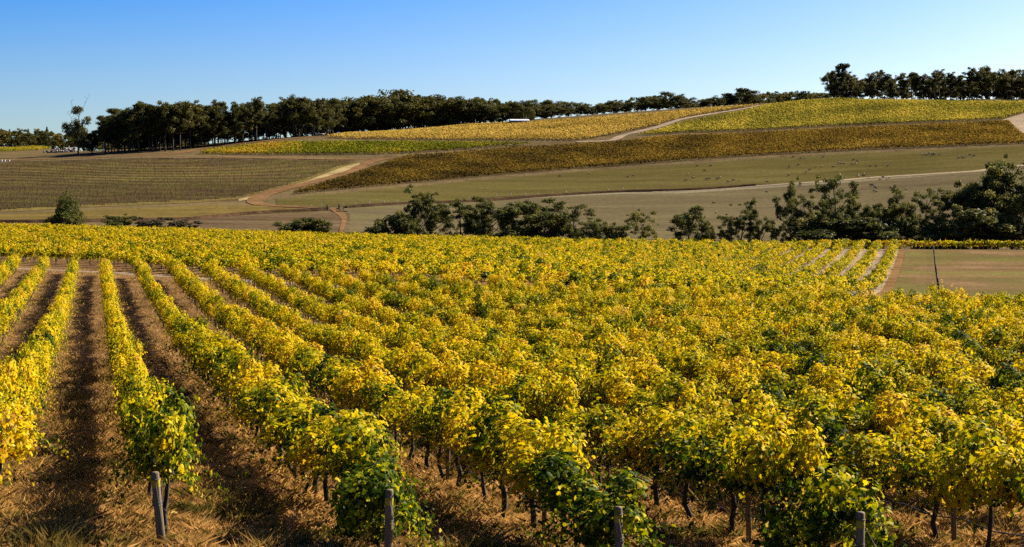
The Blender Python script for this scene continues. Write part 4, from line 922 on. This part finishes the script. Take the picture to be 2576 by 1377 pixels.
# ------------------------------------------------------------------ sheep, fence posts and small things on the slope
def sheep_mesh(seed, graze):
    rng = np.random.default_rng(seed); b = MB()
    xs = np.array([-.56, -.50, -.34, -.1, .15, .36, .50, .62, .74, .84, .92, .95]); zc = np.array([.66, .66, .66, .64, .64, .67, .72, .80, .88, .92, .88, .86])
    r = np.array([.06, .17, .235, .25, .245, .225, .17, .115, .10, .095, .06, .03])
    if graze: zc = zc - np.where(xs > .4, (xs - .4) * 1.15, 0)
    col = np.where(xs > .72, .15, .75)
    th = np.arange(10) * 2 * np.pi / 10; ring = []
    for x, z, q in zip(xs, zc, r):
        j = 1 + .06 * rng.standard_normal(10); ring.append(np.column_stack([np.full(10, x), q * .88 * np.cos(th) * j, z + q * np.sin(th) * j]))
    V = np.vstack(ring); n = len(xs); i = np.arange(n - 1)[:, None] * 10; j = np.arange(10)[None]; j2 = (j + 1) % 10
    b.add(V, [np.stack([i + j, i + j2, i + 10 + j2, i + 10 + j], -1).reshape(-1, 4), np.vstack([np.arange(10)[None, ::-1], (np.arange(10) + (n - 1) * 10)[None]])], np.repeat(col, 10))
    for x, y, k in ((.34, .11, 0), (.34, -.11, .04), (-.38, .11, 0), (-.40, -.11, -.04)):
        b.tube([[x, y, .56], [x + .02 + k, y, .32], [x + k, y, .16], [x + k, y, 0]], [.075, .045, .03, .038], 6, tint=.1)
    hx, hz_ = (.80, zc[8])
    for s in (-1, 1): b.add([[hx, s * .08, hz_ + .03], [hx - .03, s * .20, hz_ - .01], [hx + .05, s * .10, hz_ - .02]], [np.array([[0, 1, 2]])], .15)
    return b.me("sheep", M["wool"], True)
SM = [sheep_mesh(1, True), sheep_mesh(2, False), sheep_mesh(3, True)]
Z5 = "575,188 725,222 820,215 1155,195 680,348 495,390 1022,388 1135,382 895,445 822,498 492,555 1360,382 1478,295 1468,318 1522,318 1575,325 1755,247 1828,283 1733,333 1805,325 2083,370 2205,375 2430,368 1848,550 1850,572 1955,533 1952,570 2058,590 2333,592 2270,635 2410,628 2455,603 710,720 705,755 1030,738 65,680 2092,740 2130,753 2185,780 2195,807 2165,870 2210,872 2490,800 2517,825 2560,865 1812,708 1830,740 62,882"
Z6 = "887,120 925,120 955,125 985,118 1012,97 1083,103 1050,125 1083,128 1165,123 1492,165 1490,183 1555,150 1560,175 1583,180 1632,138 1678,130 1742,148 620,700 430,735 1090,738 1143,785 1225,783 1273,775"
Z3 = "48,848 110,792 203,792 160,826 80,875 30,893 175,885 192,882 250,883 268,875 360,893 323,903 402,896 225,1053 472,1053 240,1120"
Z2 = "1838,735 2052,712 2345,740 2383,732"
spots = []
for S_, x0, y0, sc in ((Z5, 2900 * .66255, 560 * .66255, .1941 * .66255), (Z6, 3300 * .66255, 560 * .66255, .22826 * .66255), (Z3, 1714.7, 132.5, .3608), (Z2, 795, 198.8, .3344)):
    for s in S_.split(): a, b_ = s.split(","); spots.append((x0 + float(a) * sc, y0 + float(b_) * sc + 2.2))
zones = {0: [], 1: []}
for x, y in spots: zones[0 if y < np.interp(x, [p[0] for p in FENCE], [p[1] for p in FENCE]) else 1].append((x, y))
for zi, phr in ((0, "on the upper paddock under the russet vines"), (1, "on the lower paddock below the pale track")):
    for k, (x, y) in enumerate(sorted(zones[zi])):
        p = at(x, y); o = obj("sheep", SM[rr.randrange(3)]); o.location = tuple(p + [0, 0, .10]); s = rr.uniform(.85, 1.05); o.scale = (s, s, s); o.rotation_euler = (0, 0, rr.choice([0, math.pi]) + rr.gauss(0, .7))
        tag(o, "woolly sheep " + phr + ", " + nth(k + 1) + " counting from the gate stumps", "sheep", "sheep grazing on the hillside")
b = MB(); b.tube([[0, 0, -.1], [0, 0, .98], [0, 0, 1.0]], [.075, .07, .05], 8); WP = b.me("fence_post", M["white_paint"], True)
fx = [(900 + z * .2329) * .66255 for z in (1215, 1385)] + [795 + .3344 * q for q in (210, 297, 404, 512, 613, 722, 1148, 1254, 1360, 1467, 1575, 1672, 1778, 1883, 1994, 2096, 2198, 2312, 2420, 2530)]
for k, x in enumerate(fx):
    p = at(x, float(np.interp(x, [q[0] for q in FENCE], [q[1] for q in FENCE])) - 1.0); o = obj("fence_post", WP); o.location = tuple(p); o.rotation_euler = (rr.gauss(0, .05), rr.gauss(0, .05), 0)
    tag(o, "short white fence post, " + nth(k + 1) + " along the earth bank from the road bend", "fence post", "white fence posts along the earth bank")
for k, (x, y, lb) in enumerate(((823, 530, "dark timber gate stump on the bend side of the wheel track"), (853, 528, "dark timber gate stump on the bank side of the wheel track"))):
    p = at(x, y); t = empty("gate_stump", tuple(p)); b = MB(); b.tube([[0, 0, -.1], [.05, 0, 1.1], [0, 0, 1.9]], [.32, .27, .26], 9); obj("post", b.me("post", M["dark_timber"], True), t)
    b = MB(); rg = np.random.default_rng(k)
    for q in range(5): b.ball((rg.normal(0, .6), rg.normal(0, .4), .2), (.5, .4, .3), 8, 6, jit=.3, rng=rg)
    obj("footing", b.me("footing", M["dark_timber"], True), t); tag(t, lb, "gate stump")
for k, (x, y, w_) in enumerate(((772, 528, 2.6), (860, 534, 2.4))):
    p = at(x, y); b = MB()
    for s in (-1, 1): b.tube([[s * w_, 0, -.1], [s * w_, 0, 1.2]], .06, 6)
    if k == 0: b.tube([[-w_, 0, 1.15], [w_, 0, 1.15]], .05, 6); o = obj("farm_gate", b.me("farm_gate", M["post_wood"])); tag(o, "grey rail gate frame beside the ditch below the road bend", "gate")
    else:
        b = MB(); b.tube([[-1.9, 0, .22], [1.9, .3, .25]], [.26, .2], 9); o = obj("fallen_log", b.me("fallen_log", M["dark_timber"], True)); tag(o, "dark fallen log lying by the wheel track", "log")
    o.location = tuple(p)
for k, x in enumerate((4, 12, 23)):
    p = at(x, 408, 700); b = MB(); b.box((0, 0, .5), (.5, .5, 1.0)); b.box((0, 0, 1.03), (.58, .58, .06)); o = obj("white_box", b.me("white_box", M["white_paint"])); o.location = tuple(p); tag(o, nth(k + 1) + " little white box from the frame edge above the bare vineyard", "box", "white boxes above the bare vineyard")
def rubble():
    rng = np.random.default_rng(77); b = MB(); p0 = at(158, 384, 740, 900)
    for q in range(70):
        c = p0 + [rng.normal(0, 4.6), rng.normal(0, 2), 0]; c[2] = hz1(c[0], c[1]) + abs(rng.normal(0, .7)); b.ball(c, rng.uniform(.3, .95, 3), 7, 5, jit=.5, rng=rng)
    for q in range(24):
        c = p0 + [rng.normal(0, 5), rng.normal(0, 2), 0]; c[2] = hz1(c[0], c[1]) + .6; d = rng.normal(0, 1.3, 3); b.tube([c - d, c + d], rng.uniform(.1, .22), 6)
    tag(obj("rubble", b.me("rubble", M["stone"])), "heap of pale rocks and old stumps beside the lone gum", "rubble heap", None, "stuff")
rubble()
# fence of thin posts along the lower edge of the russet vines
b = MB(); b.tube([[0, 0, -.1], [0, 0, 1.35]], .06, 6); RP = b.me("fence_post", M["post_wood"], True)
for k, x in enumerate(np.arange(706, 2570, 36.0)):
    p = at(x, float(np.interp(x, [q[0] for q in RUS_B], [q[1] for q in RUS_B])) + 4.5); o = obj("fence_post", RP); o.location = tuple(p)
    tag(o, "thin grey fence post below the russet vines, " + nth(k + 1) + " up from the road bend", "fence post", "grey fence posts below the russet vines")
# small pale trailer by the tip of the yellow vines
p = at(806, 338.5, 760, 960); t = empty("trailer", tuple(p), .05); b = MB(); b.box((0, 0, .85), (4.2, 1.8, .5)); obj("tray", b.me("tray", M["white_paint"]), t)
for sx in (-.8, .8):
    b = MB(); b.tube([[sx, -1.0, .33], [sx, 1.0, .33]], .33, 10); obj("wheel", b.me("wheel", M["hose"]), t)
tag(t, "low white trailer parked at the tip of the yellow vines", "trailer")
print("vines", len(near), len(rest), len(XYc), len(XYb), "posts", npost, "wood", n1, n2, n3)
